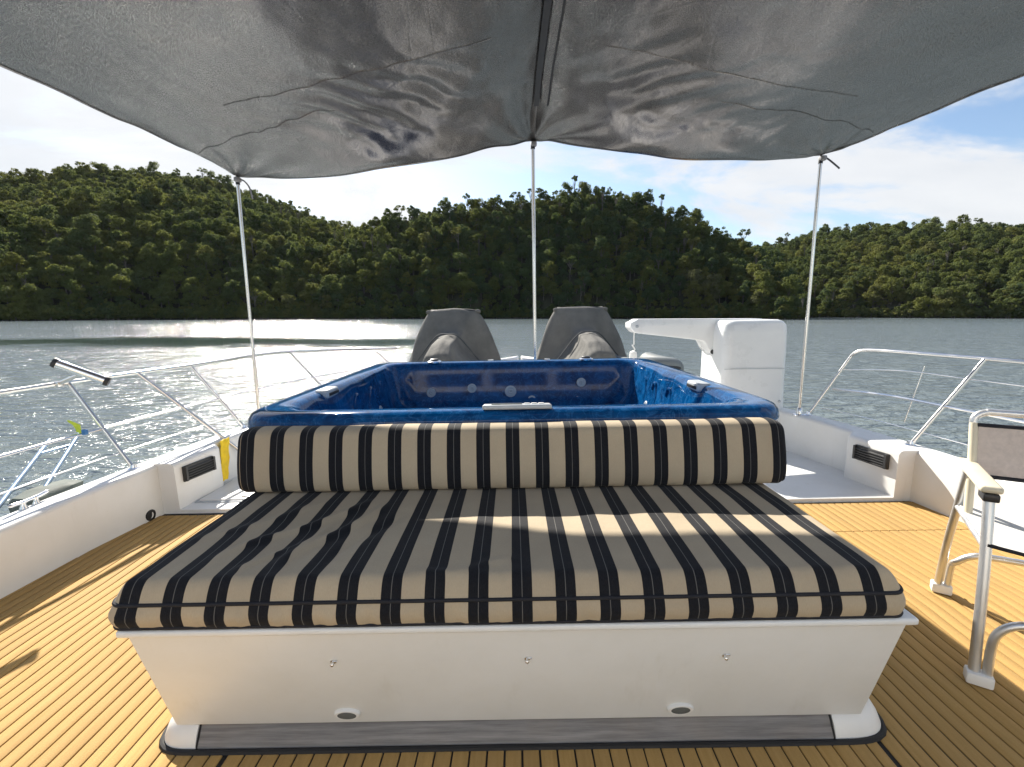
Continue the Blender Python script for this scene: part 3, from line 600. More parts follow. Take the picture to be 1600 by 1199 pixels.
def cushion(name, x0, x1, y0, y1, zb, zp, zt, rad, label, su0, crease, nx=230, ny=76, front_bulge=.012):
    hx, hy = (x1 - x0) / 2, (y1 - y0) / 2; cx_, cy_ = (x0 + x1) / 2, (y0 + y1) / 2; m = MB(); su = []
    def dist(n, hw):   # finer near both ends
        out = []
        for i in range(n + 1):
            q = i / n * 2 - 1; out.append(math.copysign(1 - (1 - abs(q)) ** 1.35, q) * hw)
        return out
    GX, GY = dist(nx, hx), dist(ny, hy); grid = []
    for yy in GY:
        for xx in GX:
            X, Y = xx, yy; dx, dy = abs(xx) - (hx - rad), abs(yy) - (hy - rad)
            if dx > 0 and dy > 0:
                L = math.hypot(dx, dy); mm = max(dx, dy); k = mm / L if L else 1; X = math.copysign(hx - rad + dx * k, xx); Y = math.copysign(hy - rad + dy * k, yy)
                e = rad - math.hypot(dx * k, dy * k)
            else: e = min(hx - abs(xx), hy - abs(yy))
            e = max(0, e); wx, wy = X + cx_, Y + cy_
            z = zp + (zt - zp) * (1 - (1 - min(e / .042, 1)) ** 2.0) + .008 * (1 - (yy / hy) ** 2) * (1 - (xx / hx) ** 4)
            kx = 0.
            dz, kx = crease(wx, wy); fall = sstep(e / .04); z += dz * fall
            z += (.004 * noise.noise((wx * 3, wy * 3, 1)) + .0028 * noise.noise((wx * 13, wy * 8, 4)) + .003 * noise.noise((wx * 30, wy * 3, 9)) * sstep((1.14 - wy) / .1)) * fall
            m.v.append((wx, wy, z)); su.append(wx - su0 + kx * fall)
    NXX = nx + 1
    for j in range(ny):
        for i in range(nx): m.f.append((j * NXX + i, j * NXX + i + 1, (j + 1) * NXX + i + 1, (j + 1) * NXX + i)); m.m.append(0)
    loop = list(range(NXX)) + [j * NXX + nx for j in range(1, ny + 1)] + [ny * NXX + i for i in range(nx - 1, -1, -1)] + [j * NXX for j in range(ny - 1, 0, -1)]
    prev = loop; pip = [Vector(m.v[i]) for i in loop]; LV = 6
    for lv_ in range(1, LV + 1):
        f = lv_ / LV; cur = []
        for i in loop:
            p_ = m.v[i]; ox, oy = p_[0] - cx_, p_[1] - cy_; ax = abs(ox) > hx - rad * .4; out = front_bulge * math.sin(f * PI)
            n_ = Vector((ox if abs(ox) > hx - rad else 0, oy if abs(oy) > hy - rad else 0, 0)); n_ = n_.normalized() if n_.length else Vector((0, -1, 0))
            nx_ = (1 if abs(ox) > hx - rad else 0) * math.copysign(max(0, abs(ox) - hx + rad), ox); ny_ = math.copysign(max(0, abs(oy) - hy + rad), oy)
            n_ = Vector((nx_, ny_, 0)); n_ = n_.normalized() if n_.length > 1e-6 else Vector((0, 0, 0))
            out += .0055 * noise.noise((p_[0] * 44, p_[1] * 44, f * 1.2)) * math.sin(f * PI) * (1.3 if p_[0] < .2 else .5)
            cur.append(len(m.v)); m.v.append((p_[0] + n_.x * out, p_[1] + n_.y * out, lerp(p_[2], zb, f))); su.append(su[i])
        for k in range(len(loop)):
            k2 = (k + 1) % len(loop); m.f.append((prev[k], prev[k2], cur[k2], cur[k])); m.m.append(0)
        prev = cur
    m.f.append(tuple(prev)); m.m.append(0); m.at = {'su': su}
    return m, pip
def seat_crease(x, y):
    dz = 0.; k = 0.
    for (ax, ay), (bx, by), amp, wd in (((-.40, 1.50), (-.62, 1.06), .013, .020), ((-.45, 1.53), (-.80, 1.12), .010, .017), ((-.52, 1.36), (-.70, 1.04), .007, .012), ((-.33, 1.45), (-.50, 1.05), -.007, .022), ((-.60, 1.5), (-.93, 1.22), .005, .02), ((.05, 1.10), (-.25, 1.05), .004, .015)):
        d_ = Vector((bx - ax, by - ay)); L = d_.length; d_ /= L; q = Vector((x - ax, y - ay)); s_ = q.dot(d_) / L; t_ = q.x * -d_.y + q.y * d_.x + .014 * math.sin(s_ * 7 + ax * 9)
        w = math.exp(-(t_ / wd) ** 2) * sstep(s_ / .25) * sstep((1.05 - s_) / .3); dz += amp * w; k += amp * .6 * w
    dz += -.012 * math.exp(-(((x + .55) / .22) ** 2 + ((y - 1.28) / .16) ** 2))
    return dz, k
m, pip = cushion('seat_cushion', -.975, .968, 1.012, 1.66, .452, .518, .566, .036, '', 0.0, seat_crease)
off = -.975 + .0535 - .0531
m.at['su'] = [v - off for v in m.at['su']]
sc = m.build('seat_cushion', STRIPE, label='black and beige striped seat cushion on the white lounge base', cat='cushion', auto=70)
MB().tube([p + Vector((0, 0, .0)) for p in pip] + [pip[0]], .0048, 8, caps=False).build('piping', PIPE, sc)
MB().tube([Vector((p.x, p.y, .459)) + Vector((math.copysign(.004, p.x) if abs(p.x) > .9 else 0, -.003 if p.y < 1.1 else 0, 0)) for p in pip] + [Vector((pip[0].x, pip[0].y, .459))], .0045, 8, caps=False).build('piping', PIPE, sc)
# back cushion: swept profile
prof = [(a_, .569 + (b_ - .569) * .925) for a_, b_ in [(1.572, .585), (1.566, .62), (1.574, .69), (1.592, .765), (1.604, .797), (1.624, .812), (1.655, .817), (1.688, .812), (1.703, .795), (1.706, .74), (1.704, .62), (1.698, .585), (1.68, .572), (1.63, .569), (1.588, .572)]]
pc = catmull([(0, a_, b_) for a_, b_ in prof + [prof[0]]], 3)[:-1]; pyc, pzc = 1.638, .68
bm_ = MB(); su = []; NB = 240; X0, X1 = -.972, .992; rings = []
for i in range(NB + 1):
    q = i / NB; x_ = lerp(X0, X1, q); e = min(x_ - X0, X1 - x_); k = 1 - .10 * (1 - min(1, e / .016)) ** 2
    rings.append([(x_, pyc + (p.y - pyc) * k + .0022 * noise.noise((x_ * 13, p.z * 7, 2)), pzc + (p.z - pzc) * k + .003 * noise.noise((x_ * 4, p.y * 3, 7))) for p in pc]); su += [x_ - X0 + .0531 - .032] * len(pc)
bm_.loft(rings); bm_.at = {'su': su}
bc = bm_.build('back_cushion', STRIPE, label='upright striped back cushion leaning on the blue hot tub', cat='cushion', auto=70)
for xe in (0, NB): MB().tube(rings[xe] + [rings[xe][0]], .005, 8, caps=False).build('piping', PIPE, bc)

# ---------------------------------------------------------------- hot tub
TX, TYF, TYB = 0.018, 1.712, 3.69
TYC = (TYF + TYB) / 2; THX = 1.09; THY = (TYB - TYF) / 2
def rrect(hx, hy, r, z, n=14, cxx=TX, cyy=None):
    cyy = TYC if cyy is None else cyy; out = []
    r = min(r, hx * .95, hy * .95)
    for sx, sy, a0 in ((1, -1, -PI / 2), (1, 1, 0), (-1, 1, PI / 2), (-1, -1, PI)):
        for k in range(n + 1):
            a = a0 + k / n * PI / 2; out.append(Vector((cxx + sx * (hx - r) + r * math.cos(a), cyy + sy * (hy - r) + r * math.sin(a), z)))
    return out
tub = empty('hot_tub', (TX, TYC, 0.0), 'square blue marbled acrylic hot tub behind the striped lounge', 'hot tub')
prof = [(-.010, .735, .16), (.0, .745, .17), (.004, .775, .17), (.000, .803, .17), (-.012, .820, .165), (-.032, .829, .16), (-.06, .831, .15), (-.105, .828, .14), (-.128, .822, .14), (-.142, .806, .14), (-.149, .780, .14), (-.160, .70, .14), (-.180, .56, .15), (-.205, .50, .17), (-.235, .472, .18), (-.30, .460, .2), (-.50, .452, .22), (-.53, .435, .22), (-.545, .30, .22), (-.56, .12, .22), (-.60, .085, .22), (-.80, .08, .15)]
tr_ = [rrect(THX + o_, THY + o_, r_, z_) for o_, z_, r_ in prof]
tr_ = [[Vector(p) for p in r_] for r_ in tr_]
for ri, (o_, z_, r_) in enumerate(prof):      # moulded bays in the inner walls
    if 10 <= ri <= 13:
        for p in tr_[ri]:
            if abs(p.x) > THX - .5: p.x += math.copysign(.022 * math.sin((p.y - TYF) * 7.2), -p.x) * (1 if ri > 10 else .4)
            if abs(p.y - TYC) > THY - .5: p.y += math.copysign(.018 * math.sin(p.x * 7.0 + .6), TYC - p.y) * (1 if ri > 10 else .4)
# denser rings along the straight sides
def dense(r_, n=200):
    P = r_ + [r_[0]]; L = [0]
    for a, b in zip(P, P[1:]): L.append(L[-1] + (b - a).length)
    out = []; j = 0
    for k in range(n):
        s = L[-1] * k / n
        while L[j + 1] < s: j += 1
        out.append(P[j].lerp(P[j + 1], (s - L[j]) / max(1e-9, L[j + 1] - L[j])))
    return out
base_rings = [dense(rrect(THX + o_, THY + o_, r_, z_, 20), 320) for o_, z_, r_ in prof]
for ri in range(len(prof)):
    if 10 <= ri <= 14:
        g = (.35, 1, 1, .8, .4)[ri - 10]
        for p in base_rings[ri]:
            sx_ = sstep((abs(p.x - TX) - THX + .3) / .08); sy_ = sstep((abs(p.y - TYC) - THY + .3) / .08)
            p.x -= math.copysign(.026 * math.sin((p.y - TYF) * 6.6) * .5, p.x - TX) * g * sx_ * (1 - sy_); p.y -= math.copysign(.0 * math.cos(p.x * 6.4), p.y - TYC) * g * sy_ * (1 - sx_)
MB().loft(base_rings, True, False).add(base_rings[-1], [tuple(range(320))]).build('shell', ACR, tub, auto=50)
cab = [rrect(THX - .035, THY - .035, .15, .0), rrect(THX - .035, THY - .035, .15, .70), rrect(THX - .012, THY - .012, .16, .742)]
MB().loft(cab, True, False).build('cabinet', GEL, tub, auto=40)
def ring_part(name, mat, o_, ax, R0, parent=tub):
    j = MB().lathe([(R0 * .98, -.006), (R0, .002), (R0 * .9, .005), (R0 * .62, .005), (R0 * .55, .001)], o_, ax, 24).build(name, mat, parent)
    MB().lathe([(R0 * .55, .0), (R0 * .45, .003), (R0 * .22, .004), (R0 * .14, .001), (R0 * .001, .001)], o_, ax, 16).build('nozzle', GREYP, j); return j
yw = TYB - .185
for x_, z_, r_ in ((.0, .600, .045), (-.30, .63, .036), (.165, .53, .034), (.52, .52, .034), (-.62, .60, .036), (.55, .66, .036)): ring_part('jet', GREYP, (x_, yw + .002, z_), (0, -1, .12), r_)
for sg in (-1, 1):
    xw = TX + sg * (THX - .178)
    for y_, z_ in ((2.75, .60), (3.05, .56), (3.3, .62)): ring_part('jet', GREYP, (xw - sg * .013 * math.sin((y_ - TYF) * 6.6) - sg * .002, y_, z_), (-sg, 0, .12), .036)
    for y_ in (2.62, 2.86, 3.12):     # moulded S ribs
        pts = [(xw + sg * .012 - sg * .013 * math.sin((y_ + q * .10 - TYF) * 6.6) + sg * lerp(-.006, .012, (z_ - .5) / .25), y_ + q * .10, z_) for q, z_ in ((-.6, .49), (-.1, .53), (.15, .60), (.1, .66), (.35, .725), (.75, .735), (.95, .69))]
        MB().tube(catmull(pts, 6), .011, 8).build('moulded_rib', ACR, tub)
    sp_ = MB(); xs = TX + sg * (THX - .128)
    sp_.rbox(-.036, .036, -.075, .075, -.03, .014, .013, 4, rot=Matrix.Identity(3), org=(xs, 2.33, .822)); s_ = sp_.build('waterfall_spout', GREYP, tub, auto=60)
    MB().rbox(-.006, .006, -.06, .06, -.008, .008, .003, 2, rot=Matrix.Identity(3), org=(xs - sg * .035, 2.33, .812)).build('spout_slot', BLK, s_)
    v = MB().lathe([(.058, -.004), (.058, .006), (.046, .012), (.044, .006), (.001, .006)], (sg * .60, TYB - .09, .830), seg=24).build('filter_ring', CHROME, tub)
    MB().lathe([(.034, .004), (.034, .022), (.026, .027), (.001, .028)], (sg * .60, TYB - .09, .830), seg=18).build('valve_knob', BLK, v)
cpn = MB().rbox(-.135, .135, -.05, .05, -.008, .010, .006, 3, rot=Matrix.Rotation(R(-8), 3, 'X'), org=(.035, TYF + .062, .836)).build('control_panel', GREYP, tub)
MB().rbox(-.10, .02, -.026, .026, -.003, .003, .002, 2, rot=Matrix.Rotation(R(-8), 3, 'X'), org=(.035, TYF + .062, .847)).build('display', LENS, cpn)
for k in range(3): MB().rbox(-.011, .011, -.011, .011, -.002, .003, .002, 2, rot=Matrix.Rotation(R(-8), 3, 'X'), org=(.075 + k * .028, TYF + .062, .8475)).build('button', WHITEP, cpn)

# ---------------------------------------------------------------- canopy and poles
PC, PL, PR_ = Vector((.206, 3.76, 2.512)), Vector((-2.02, 3.62, 2.255)), Vector((2.345, 3.62, 2.325))
def can(s, v):
    """s in [-1,1] across, v metres back from the front hem"""
    L, C_, Rr = PL, PC, PR_; a = abs(s); E = L if s < 0 else Rr
    edge_in = -.07 * math.sin(min(1, v / 3.0) * PI)
    x = lerp(C_.x, E.x - math.copysign(edge_in, s), a)
    Y = lerp(C_.y, E.y, a) - (.49 * max(0, math.sin(PI * a ** .78)) * math.exp(-v * 1.0)) - v
    zr = C_.z + .11 * (1 - math.exp(-v / .45)) - .03 * max(0, v - .7); ze = E.z - (.04 if s < 0 else .09) * v
    z = lerp(zr, ze, a ** 1.12)
    sag = lerp(.235, .165, sstep(v / .9)); z -= sag * max(0, math.sin(PI * a ** .88))
    z -= .03 * math.exp(-((v - .25) / .2) ** 2) * math.sin(PI * min(1, a)) ** .8
    p = Vector((x, Y, z))
    for c_, n_, amp in ((L, 26, .016), (Rr, 26, .016), (C_, 22, .011)):
        d_ = (p - c_); r_ = math.hypot(d_.x, d_.y)
        if r_ > .03: z += amp * math.exp(-r_ / .9) * sstep(r_ / .25) * math.sin(math.atan2(d_.x, -d_.y) * n_ + 1.5 * noise.noise((r_ * 2, c_.x, 0)))
    fl = sstep(v / .25)
    z += fl * (.016 * noise.noise((x * 1.4 + 5, Y * 1.1, 2)) + .010 * noise.noise((x * 4.2, Y * 2.6, 3)) * sstep((v - .2) / .5) + .004 * noise.noise((x * 13, Y * 7, 3)))
    z += .010 * abs(noise.noise((x * 2.6 + Y * 1.3, Y * 1.9, 11.))) * fl
    for s0_, sg_, amp in ((-.36, 1, .009), (.34, -1, .0055), (-.62, 1, .004)):      # bunched diagonal folds either side of the ridge
        env = math.exp(-((s - s0_) / .20) ** 2 - ((v - .85) / .42) ** 2); z += amp * env * math.sin((x * 1.0 - sg_ * Y * .75) * 34 + 2.2 * noise.noise((x * 3, Y * 3, 6)))
    for s0_, sg_ in ((-.42, 1), (.40, -1)):       # crumpled edge where the belly turns
        env = math.exp(-((s - s0_) / .24) ** 2 - ((v - .46 - .2 * abs(s)) / .10) ** 2); z += .010 * env * noise.noise((x * 11, Y * 11, 4 + sg_))
    return Vector((x, Y, z))
NS, NV, VL = 240, 150, 2.5
cg = MB()
for j in range(NV + 1):
    v = VL * (j / NV) ** 1.25
    for i in range(NS + 1): cg.v.append(tuple(can(-1 + 2 * i / NS, v)))
for j in range(NV):
    for i in range(NS): cg.f.append((j * (NS + 1) + i, j * (NS + 1) + i + 1, (j + 1) * (NS + 1) + i + 1, (j + 1) * (NS + 1) + i)); cg.m.append(0)
cn_ = cg.build('awning', TARP, label='sagging silver tarpaulin awning stretched over the deck', cat='awning', auto=180, base=(.15, 2.0, 2.2))
sm = cn_.modifiers.new('thickness', 'SOLIDIFY'); sm.thickness = .003
D = Vector((0, 0, -.004))
MB().tube([can(-1 + 2 * i / 160, 0) for i in range(161)], .006, 6).build('hem', TARP, cn_)
for s_ in (-1, 1): MB().tube([can(s_, VL * k / 60) for k in range(61)], .006, 6).build('hem', TARP, cn_)
st = []
for k in range(70):
    v = .45 + 2.03 * k / 69; a = can(-.010, v); b = can(.012, v); z = min(a.z, b.z) - .010; st.append([(a.x + .006, a.y, z + .001), (b.x - .006, b.y, z), (b.x - .006, b.y, z + .004), (a.x + .006, a.y, z + .005)])
MB().loft(st).build('ridge_strap', WEB, cn_, label='dark webbing strap along the awning ridge')
MB().tube([can(.035, .45 + 2.03 * k / 69) - Vector((0, 0, .006)) for k in range(70)], .005, 6).build('seam', WEB, cn_)
for s0, s1, va, vb in ((-.72, -.12, 1.18, 1.30), (.14, .74, 1.22, 1.12), (-.98, -.5, .55, .95), (.45, .98, .9, .60)):
    MB().tube([can(lerp(s0, s1, k / 50), lerp(va, vb, k / 50) + .05 * math.sin(k / 50 * PI)) - Vector((0, 0, .001)) for k in range(51)], .0024, 6).build('seam', TARP, cn_)
for (tp, bz, r_, lab, hook) in ((PL, zcap(3.6) - .01, .0125, 'slim steel awning pole standing on the bulwark near the yellow cloth', 1), (PC, .03, .0145, 'slim steel awning pole between the two covered jet skis', 0), (PR_, zcap(3.6) - .01, .0125, 'slim steel awning pole beside the white davit', 1)):
    b = Vector((tp.x if tp is PC else (-2.045 if tp is PL else 2.335), tp.y, bz))
    po = empty('awning_pole', b, lab, 'pole')
    t_ = tp - Vector((0, 0, .012))
    MB().tube([b, b.lerp(t_, .5), t_], r_, 12).build('tube', STEEL, po)
    MB().lathe([(.045, 0), (.045, .008), (.024, .014), (.020, .06), (.016, .064)], b, seg=18).build('base_flange', CHROME, po)
    MB().lathe([(r_ + .003, -.05), (r_ + .003, -.01), (r_ * .7, .004), (.004, .008)], t_, seg=12).build('top_cap', BLK, po)
    if hook:
        sg = 1; pth = catmull([t_ + Vector((.012, -.01, -.01)), t_ + Vector((.06, -.02, -.03)), t_ + Vector((.10, -.03, -.08)), t_ + Vector((.115, -.03, -.16))] if tp is PL else [t_ + Vector((.012, -.01, 0)), t_ + Vector((.05, -.02, -.03)), t_ + Vector((.10, -.03, -.075)), t_ + Vector((.125, -.03, -.095))], 6)
        MB().tube(pth, .006, 6).build('tie_cord', CORD if tp is PL else WEB, po)
    kn = MB().rbox(-.022, .022, -.022, .022, -.018, .018, .011, 3, rot=Matrix.Identity(3), org=t_ + Vector((.008, -.012, -.016))); kn.build('knot', CORD, po)

# ---------------------------------------------------------------- davit crane
dv_ = empty('davit_crane', (2.13, 4.1, .035), 'white davit crane with short arm beside the jet skis', 'crane')
col = MB(); rings = []
for z, k in ((.035, 1.06), (.10, 1.03), (.6, 1.0), (1.00, .99), (1.065, .965), (1.095, .90), (1.108, .80)):
    rings.append([Vector((p.x, p.y, z)) for p in rrect(.275 * k, .26 * k, .075, z, 8, 2.07 - (1 - k) * .02, 4.08)])
col.loft(rings).build('column', WPAINT, dv_, auto=45)
ap = [(2.22, 1.135), (1.13, 1.150), (1.085, 1.125), (1.065, 1.12), (1.065, 1.075), (1.10, 1.035), (1.13, 1.025), (1.60, .965), (1.72, .945), (1.76, .87), (1.86, .76), (1.95, .68), (1.98, .60), (2.25, .60), (2.27, 1.09)]
bm = bmesh.new(); vv = [bm.verts.new((x_, 4.05, z_ - .02)) for x_, z_ in ap]; f_ = bm.faces.new(vv); ex = bmesh.ops.extrude_face_region(bm, geom=[f_]); bmesh.ops.translate(bm, verts=[g for g in ex['geom'] if isinstance(g, bmesh.types.BMVert)], vec=(0, .20, 0))
bmesh.ops.recalc_face_normals(bm, faces=list(bm.faces)); bmesh.ops.bevel(bm, geom=[e for e in bm.edges], offset=.008, segments=3, profile=.5, affect='EDGES'); bm.verts.index_update()
am = MB(); am.add([v.co.copy() for v in bm.verts], [[v.index for v in f.verts] for f in bm.faces]); bm.free(); am.build('arm', WPAINT, dv_, auto=40)
MB().lathe([(.022, -.004), (.022, .008), (.012, .014), (.001, .014)], (1.80, 4.05, .83), (0, -1, 0), 14).build('bolt', BLK, dv_)
for x_, z_ in ((1.86, .16), (2.28, .16), (1.86, .42), (2.28, .42)): MB().lathe([(.011, -.004), (.011, .004), (.006, .007), (.001, .007)], (x_, 3.812, z_), (0, -1, 0), 12).build('bolt', GREYP, dv_)
MB().rbox(1.80, 2.34, 3.812, 3.818, .70, .704, .001, 1).build('panel_joint', GREYP, dv_)
MB().lathe([(.014, -.004), (.014, .006), (.001, .010)], (1.12, 4.05, 1.065), (0, -1, 0), 14).build('pin', GREYP, dv_)
hk = MB().tube([(1.115, 4.12, 1.03), (1.115, 4.12, .90)], .005, 6).tube([(1.10, 4.12, .90), (1.125, 4.12, .86), (1.105, 4.12, .81)], .006, 6).lathe([(.004, .14), (.03, .125), (.036, .09), (.030, .05), (.01, .035)], (1.11, 4.12, .71), seg=14); hk.build('hook_block', WHITEP, dv_)
# ---------------------------------------------------------------- grey inflatable tender stowed forward of the crane
td = empty('inflatable_tender', (1.55, 5.3, .035), 'grey inflatable tender with black rubbing strip beyond the white davit', 'dinghy')
pth = catmull([(1.30, 6.2, .54), (1.30, 5.6, .54), (1.38, 5.2, .55), (1.54, 5.0, .57), (1.74, 5.02, .56), (1.84, 5.2, .54), (1.86, 5.7, .52), (1.86, 6.2, .52)], 8)
MB().tube(pth, .125, 16).build('tube', TUBEG, td, auto=180)
MB().tube([p + (p - Vector((1.55, 5.9, p.z))).normalized() * .118 + Vector((0, 0, .02)) for p in pth], .026, 8).build('rubbing_strip', RUB, td)
MB().rbox(1.25, 1.9, 5.2, 6.15, .30, .46, .03, 3).build('floor', TUBEG, td)
for y_ in (5.4, 6.0): MB().rbox(1.35, 1.76, y_ - .05, y_ + .05, .033, .31, .01, 2).build('cradle', GEL, td)

# ---------------------------------------------------------------- covered jet skis
def jetski(xc, yc, rz, label, seed):
    j = empty('jet_ski', (xc, yc, .035), label, 'jet ski', 'covered jet skis on the foredeck')
    stns = [(-1.12, .36, .60, .10), (-1.04, .47, .74, .15), (-.8, .62, .86, .12), (-.5, .66, .915, .12), (-.28, .68, .94, .12), (-.14, .69, .965, .15), (-.05, .69, 1.10, .24), (.04, .69, 1.225, .315), (.10, .685, 1.26, .325), (.17, .67, 1.245, .305), (.32, .57, 1.15, .26), (.6, .54, 1.0, .20), (1.0, .45, .86, .16), (1.35, .28, .72, .10), (1.55, .08, .60, .04)]
    tabs = [[(s[0], s[k]) for s in stns] for k in (1, 2, 3)]; NY, NQ = 90, 44; rings = []
    rot = Matrix.Rotation(rz, 3, 'Z')
    for i in range(NY + 1):
        y = lerp(-1.12, 1.55, i / NY)
        hb = sum(interp(tabs[0], y + o_) for o_ in (-.03, 0, .03)) / 3; zt = sum(interp(tabs[1], y + o_) for o_ in (-.02, 0, .02)) / 3; ht = sum(interp(tabs[2], y + o_) for o_ in (-.02, 0, .02)) / 3
        ring = []; zb = .30
        for q in range(NQ + 1):
            a = q / NQ * 2 - 1; s_ = abs(a)
            if s_ < .34: x_ = ht * s_ / .34; z_ = zt - .035 * (s_ / .34) ** 2
            else:
                f = (s_ - .34) / .66; x_ = lerp(ht, hb, f ** lerp(1.7, .8, sstep((zt - .95) / .2))) + .015 * math.sin(PI * f); z_ = lerp(zt - .035, zb, f ** 1.05)
                x_ += (.034 * noise.noise((y * 9 + seed + f * 2.5, f * 1.2, (1 if a > 0 else 5))) + .014 * noise.noise((y * 22 + seed - f * 5, f * 2, 3))) * sstep(f * 3)
            z_ += .016 * noise.noise((y * 5 + seed, a * 4, 2)) + .03 * (s_ / .34) ** 6 * (s_ < .36) * sstep((zt - 1.1) / .1)
            ring.append((math.copysign(x_, a), y, z_))
        inner = [(p[0] * .985, p[1], p[2] - .008) for p in reversed(ring)]
        rings.append([tuple(rot @ Vector(p) + Vector((xc, yc, .02))) for p in ring + inner])
    cv = MB().loft(rings).build('cover', COVER, j, auto=80)
    def T(*p): return rot @ Vector(p) + Vector((xc, yc, .02))
    MB().tube([T(-.335, .06, 1.215), T(-.2, .10, 1.235), T(0, .11, 1.245), T(.2, .10, 1.235), T(.335, .06, 1.215)], .012, 8).build('handlebar', BLK, j)
    for sg in (-1, 1): MB().lathe([(.018, -.035), (.03, 0), (.018, .035)], T(sg * .325, .075, 1.212), (1, 0, 0), 12).build('bar_end', COVER, j)
    hl = [(-1.05, .30, .50), (-.6, .44, .54), (.2, .46, .55), (.9, .36, .56), (1.4, .12, .58)]
    MB().loft([[tuple(T(x_, y_, z_)) for x_, z_ in ((-w, zt), (-w * .8, .22), (0, .12), (w * .8, .22), (w, zt))] for y_, w, zt in hl]).build('hull', WHITEP, j, auto=30)
    for y_ in (-.6, .6): MB().rbox(xc - .34, xc + .34, yc + y_ - .05, yc + y_ + .05, .033, .235, .012, 2).build('cradle', RUB, j)
    return j, T
j1, T1 = jetski(-.755, 6.02, R(-3), 'covered jet ski with its grey cover patch on the outer side, away from the davit', 3.0)
j2, T2 = jetski(.93, 6.02, R(4), 'covered jet ski standing next to the white davit crane', 17.0)
for j_, T_, x_, r_ in ((j1, T1, .50, 1), (j2, T2, -.50, -1)):
    a = T_(x_, -.62, .53); MB().rbox(-.035, .035, -.004, .004, -.06, .06, .003, 2, rot=Matrix.Rotation(r_ * R(28), 3, 'Z') @ Matrix.Rotation(R(-14), 3, 'X'), org=a + Vector((r_ * .055, -.03, .06))).build('label_patch', WHITEP, j_)
j1['label'] = 'covered jet ski on the foredeck farther from the white davit'
for j_, T_ in ((j1, T1), (j2, T2)):
    for y_, zt_, ht_ in ((-.42, .93, .12), (.42, 1.10, .24)):
        MB().tube(catmull([T_(-.70, y_, .30), T_(-.60, y_, .42), T_(-.40, y_, .60 if zt_ < 1 else .78), T_(-ht_ - .03, y_, zt_ - .03), T_(0, y_, zt_ + .012), T_(ht_ + .03, y_, zt_ - .03), T_(.40, y_, .60 if zt_ < 1 else .78), T_(.60, y_, .42), T_(.70, y_, .30)], 5), .008, 6).build('tie_strap', WEB, j_)
MB().tube([T1(.012 * math.cos(k / 12 * 2 * PI) - .03, -1.10, .66 + .012 * math.sin(k / 12 * 2 * PI)) for k in range(13)], .004, 6).build('drain_eyelet', CHROME, j1)

# ---------------------------------------------------------------- folding chair
ch = empty('folding_chair', (1.9, 1.4, .01), 'aluminium folding chair with taupe backrest on the teak deck', 'chair')
U = Vector((.83, -.56, 0)).normalized(); Bk = Vector((.56, .83, 0)).normalized(); P0 = Vector((1.475, 1.30, .011))
def cp(u, b, z): return P0 + U * u + Bk * b + Vector((0, 0, z))
for side, u0 in ((0, 0.0), (1, .60)):
    s_ = 1 if side == 0 else -1
    MB().tube(catmull([cp(u0, .0, .02), cp(u0, .025, .25), cp(u0, .06, .44), cp(u0, .10, .60)], 6), .0145, 12).build('front_leg', ALU, ch)
    MB().tube(catmull([cp(u0, .57, .02), cp(u0, .50, .26), cp(u0, .42, .45), cp(u0, .36, .60)], 6), .0135, 12).build('rear_leg', ALU, ch)
    MB().rbox(-.028, .028, -.025, .32, -.012, .012, .010, 3, rot=Matrix(((U.x, Bk.x, 0), (U.y, Bk.y, 0), (0, 0, 1))), org=cp(u0, .10, .614)).build('armrest', CREAM, ch)
    MB().rbox(-.02, .02, -.03, .03, -.014, .012, .005, 2, rot=Matrix(((U.x, Bk.x, 0), (U.y, Bk.y, 0), (0, 0, 1))), org=cp(u0, .10, .590)).build('arm_bracket', BLK, ch)
    MB().tube(catmull([cp(u0 + s_ * .01, .34, .44), cp(u0 + s_ * .01, .37, .60), cp(u0 + s_ * .01, .42, .76)], 6), .0125, 12).build('back_post', CREAM if side == 0 else ALU, ch)
    MB().tube([cp(u0, .05, .43), cp(u0, .42, .43)], .011, 10).build('seat_rail', ALU, ch)
    for b_ in (0.0, .57):
        MB().rbox(-.020, .045 if side == 0 else .02, -.022, .022, -.009, .030, .006, 2, rot=Matrix(((U.x, Bk.x, 0), (U.y, Bk.y, 0), (0, 0, 1))), org=cp(u0, b_, .0095)).build('foot_cap', WHITEP, ch)
for b_, dz, zt in ((.0, .0, .235), (.57, -.055, .215)):
    pts = [cp(.030, b_, .02), cp(.030, b_ + dz * .3, .13), cp(.040, b_ + dz * .8, zt - .05), cp(.075, b_ + dz, zt - .012), cp(.13, b_ + dz, zt), cp(.30, b_ + dz, zt + .005), cp(.47, b_ + dz, zt), cp(.525, b_ + dz, zt - .012), cp(.56, b_ + dz * .8, zt - .05), cp(.57, b_ + dz * .3, .13), cp(.57, b_, .02)]
    MB().tube(catmull(pts, 6), .0125, 12).build('stretcher', ALU, ch)
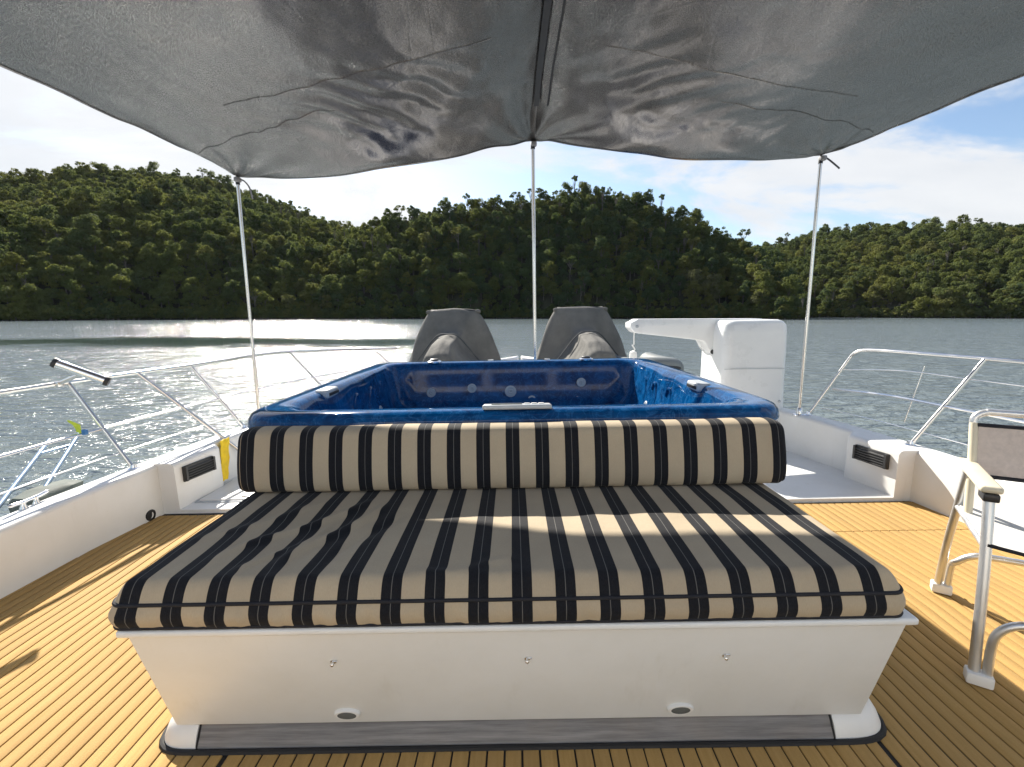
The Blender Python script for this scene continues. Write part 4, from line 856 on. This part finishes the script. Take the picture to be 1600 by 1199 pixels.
pts = [cp(.01, .42, .745), cp(.012, .425, .78), cp(.04, .43, .80), cp(.10, .43, .803), cp(.50, .43, .803), cp(.56, .43, .80), cp(.588, .425, .78), cp(.59, .42, .745)]
MB().tube(catmull(pts, 6), .0125, 12).build('top_bow', ALU, ch)
bp = MB(); rg_ = []
for k in range(25):
    u = lerp(.022, .578, k / 24); sg = .018 * math.sin(PI * k / 24)
    rg_.append([tuple(cp(u, b_ + sg, z_)) for b_, z_ in ((.372, .575), (.390, .66), (.412, .755), (.417, .755), (.395, .66), (.377, .575))])
bp.loft(rg_); bk = bp.build('backrest', TAUPE, ch, auto=50)
for z_, b_ in ((.575, .374), (.755, .414)): MB().tube([cp(lerp(.018, .582, k / 12), b_ + .018 * math.sin(PI * k / 12), z_) for k in range(13)], .0075, 8).build('edge_binding', PIPE, bk)
se = MB(); rg_ = []
for k in range(17):
    u = lerp(.0, .60, k / 16); sg = -.022 * math.sin(PI * k / 16); rg_.append([tuple(cp(u, b_, .44 + sg + e_)) for b_, e_ in ((.05, .004), (.42, .004), (.42, -.002), (.05, -.002))])
se.loft(rg_).build('seat', LGREY, ch, auto=50)
MB().tube([cp(u_, .05, .443 - .022 * math.sin(PI * u_ / .6)) for u_ in [k * .05 for k in range(13)]], .006, 8).build('seat_binding', PIPE, ch)

# ---------------------------------------------------------------- the boat heels slightly to port
HEEL = Matrix.Translation((BX, 0, 0)) @ Matrix.Rotation(R(-1.05), 4, 'Y') @ Matrix.Translation((-BX, 0, 0))
for o in BOAT: o.matrix_world = HEEL @ Matrix.Translation(BASE[o])

# ---------------------------------------------------------------- air
hz = MB().box(-4100, 4100, -3100, 5100, -12.0, 200).build('haze', None, smooth=False, kind='stuff', boat=False)
hz.data.materials.clear(); hm = bpy.data.materials.new('haze_air'); hm.use_nodes = True; hn = hm.node_tree.nodes; hn.remove(hn['Principled BSDF'])
pv = hn.new('ShaderNodeVolumePrincipled'); pv.inputs['Color'].default_value = (.80, .88, 1, 1); pv.inputs['Density'].default_value = HAZE; pv.inputs['Anisotropy'].default_value = 0.2
hm.node_tree.links.new(pv.outputs[0], hn['Material Output'].inputs['Volume']); hz.data.materials.append(hm)
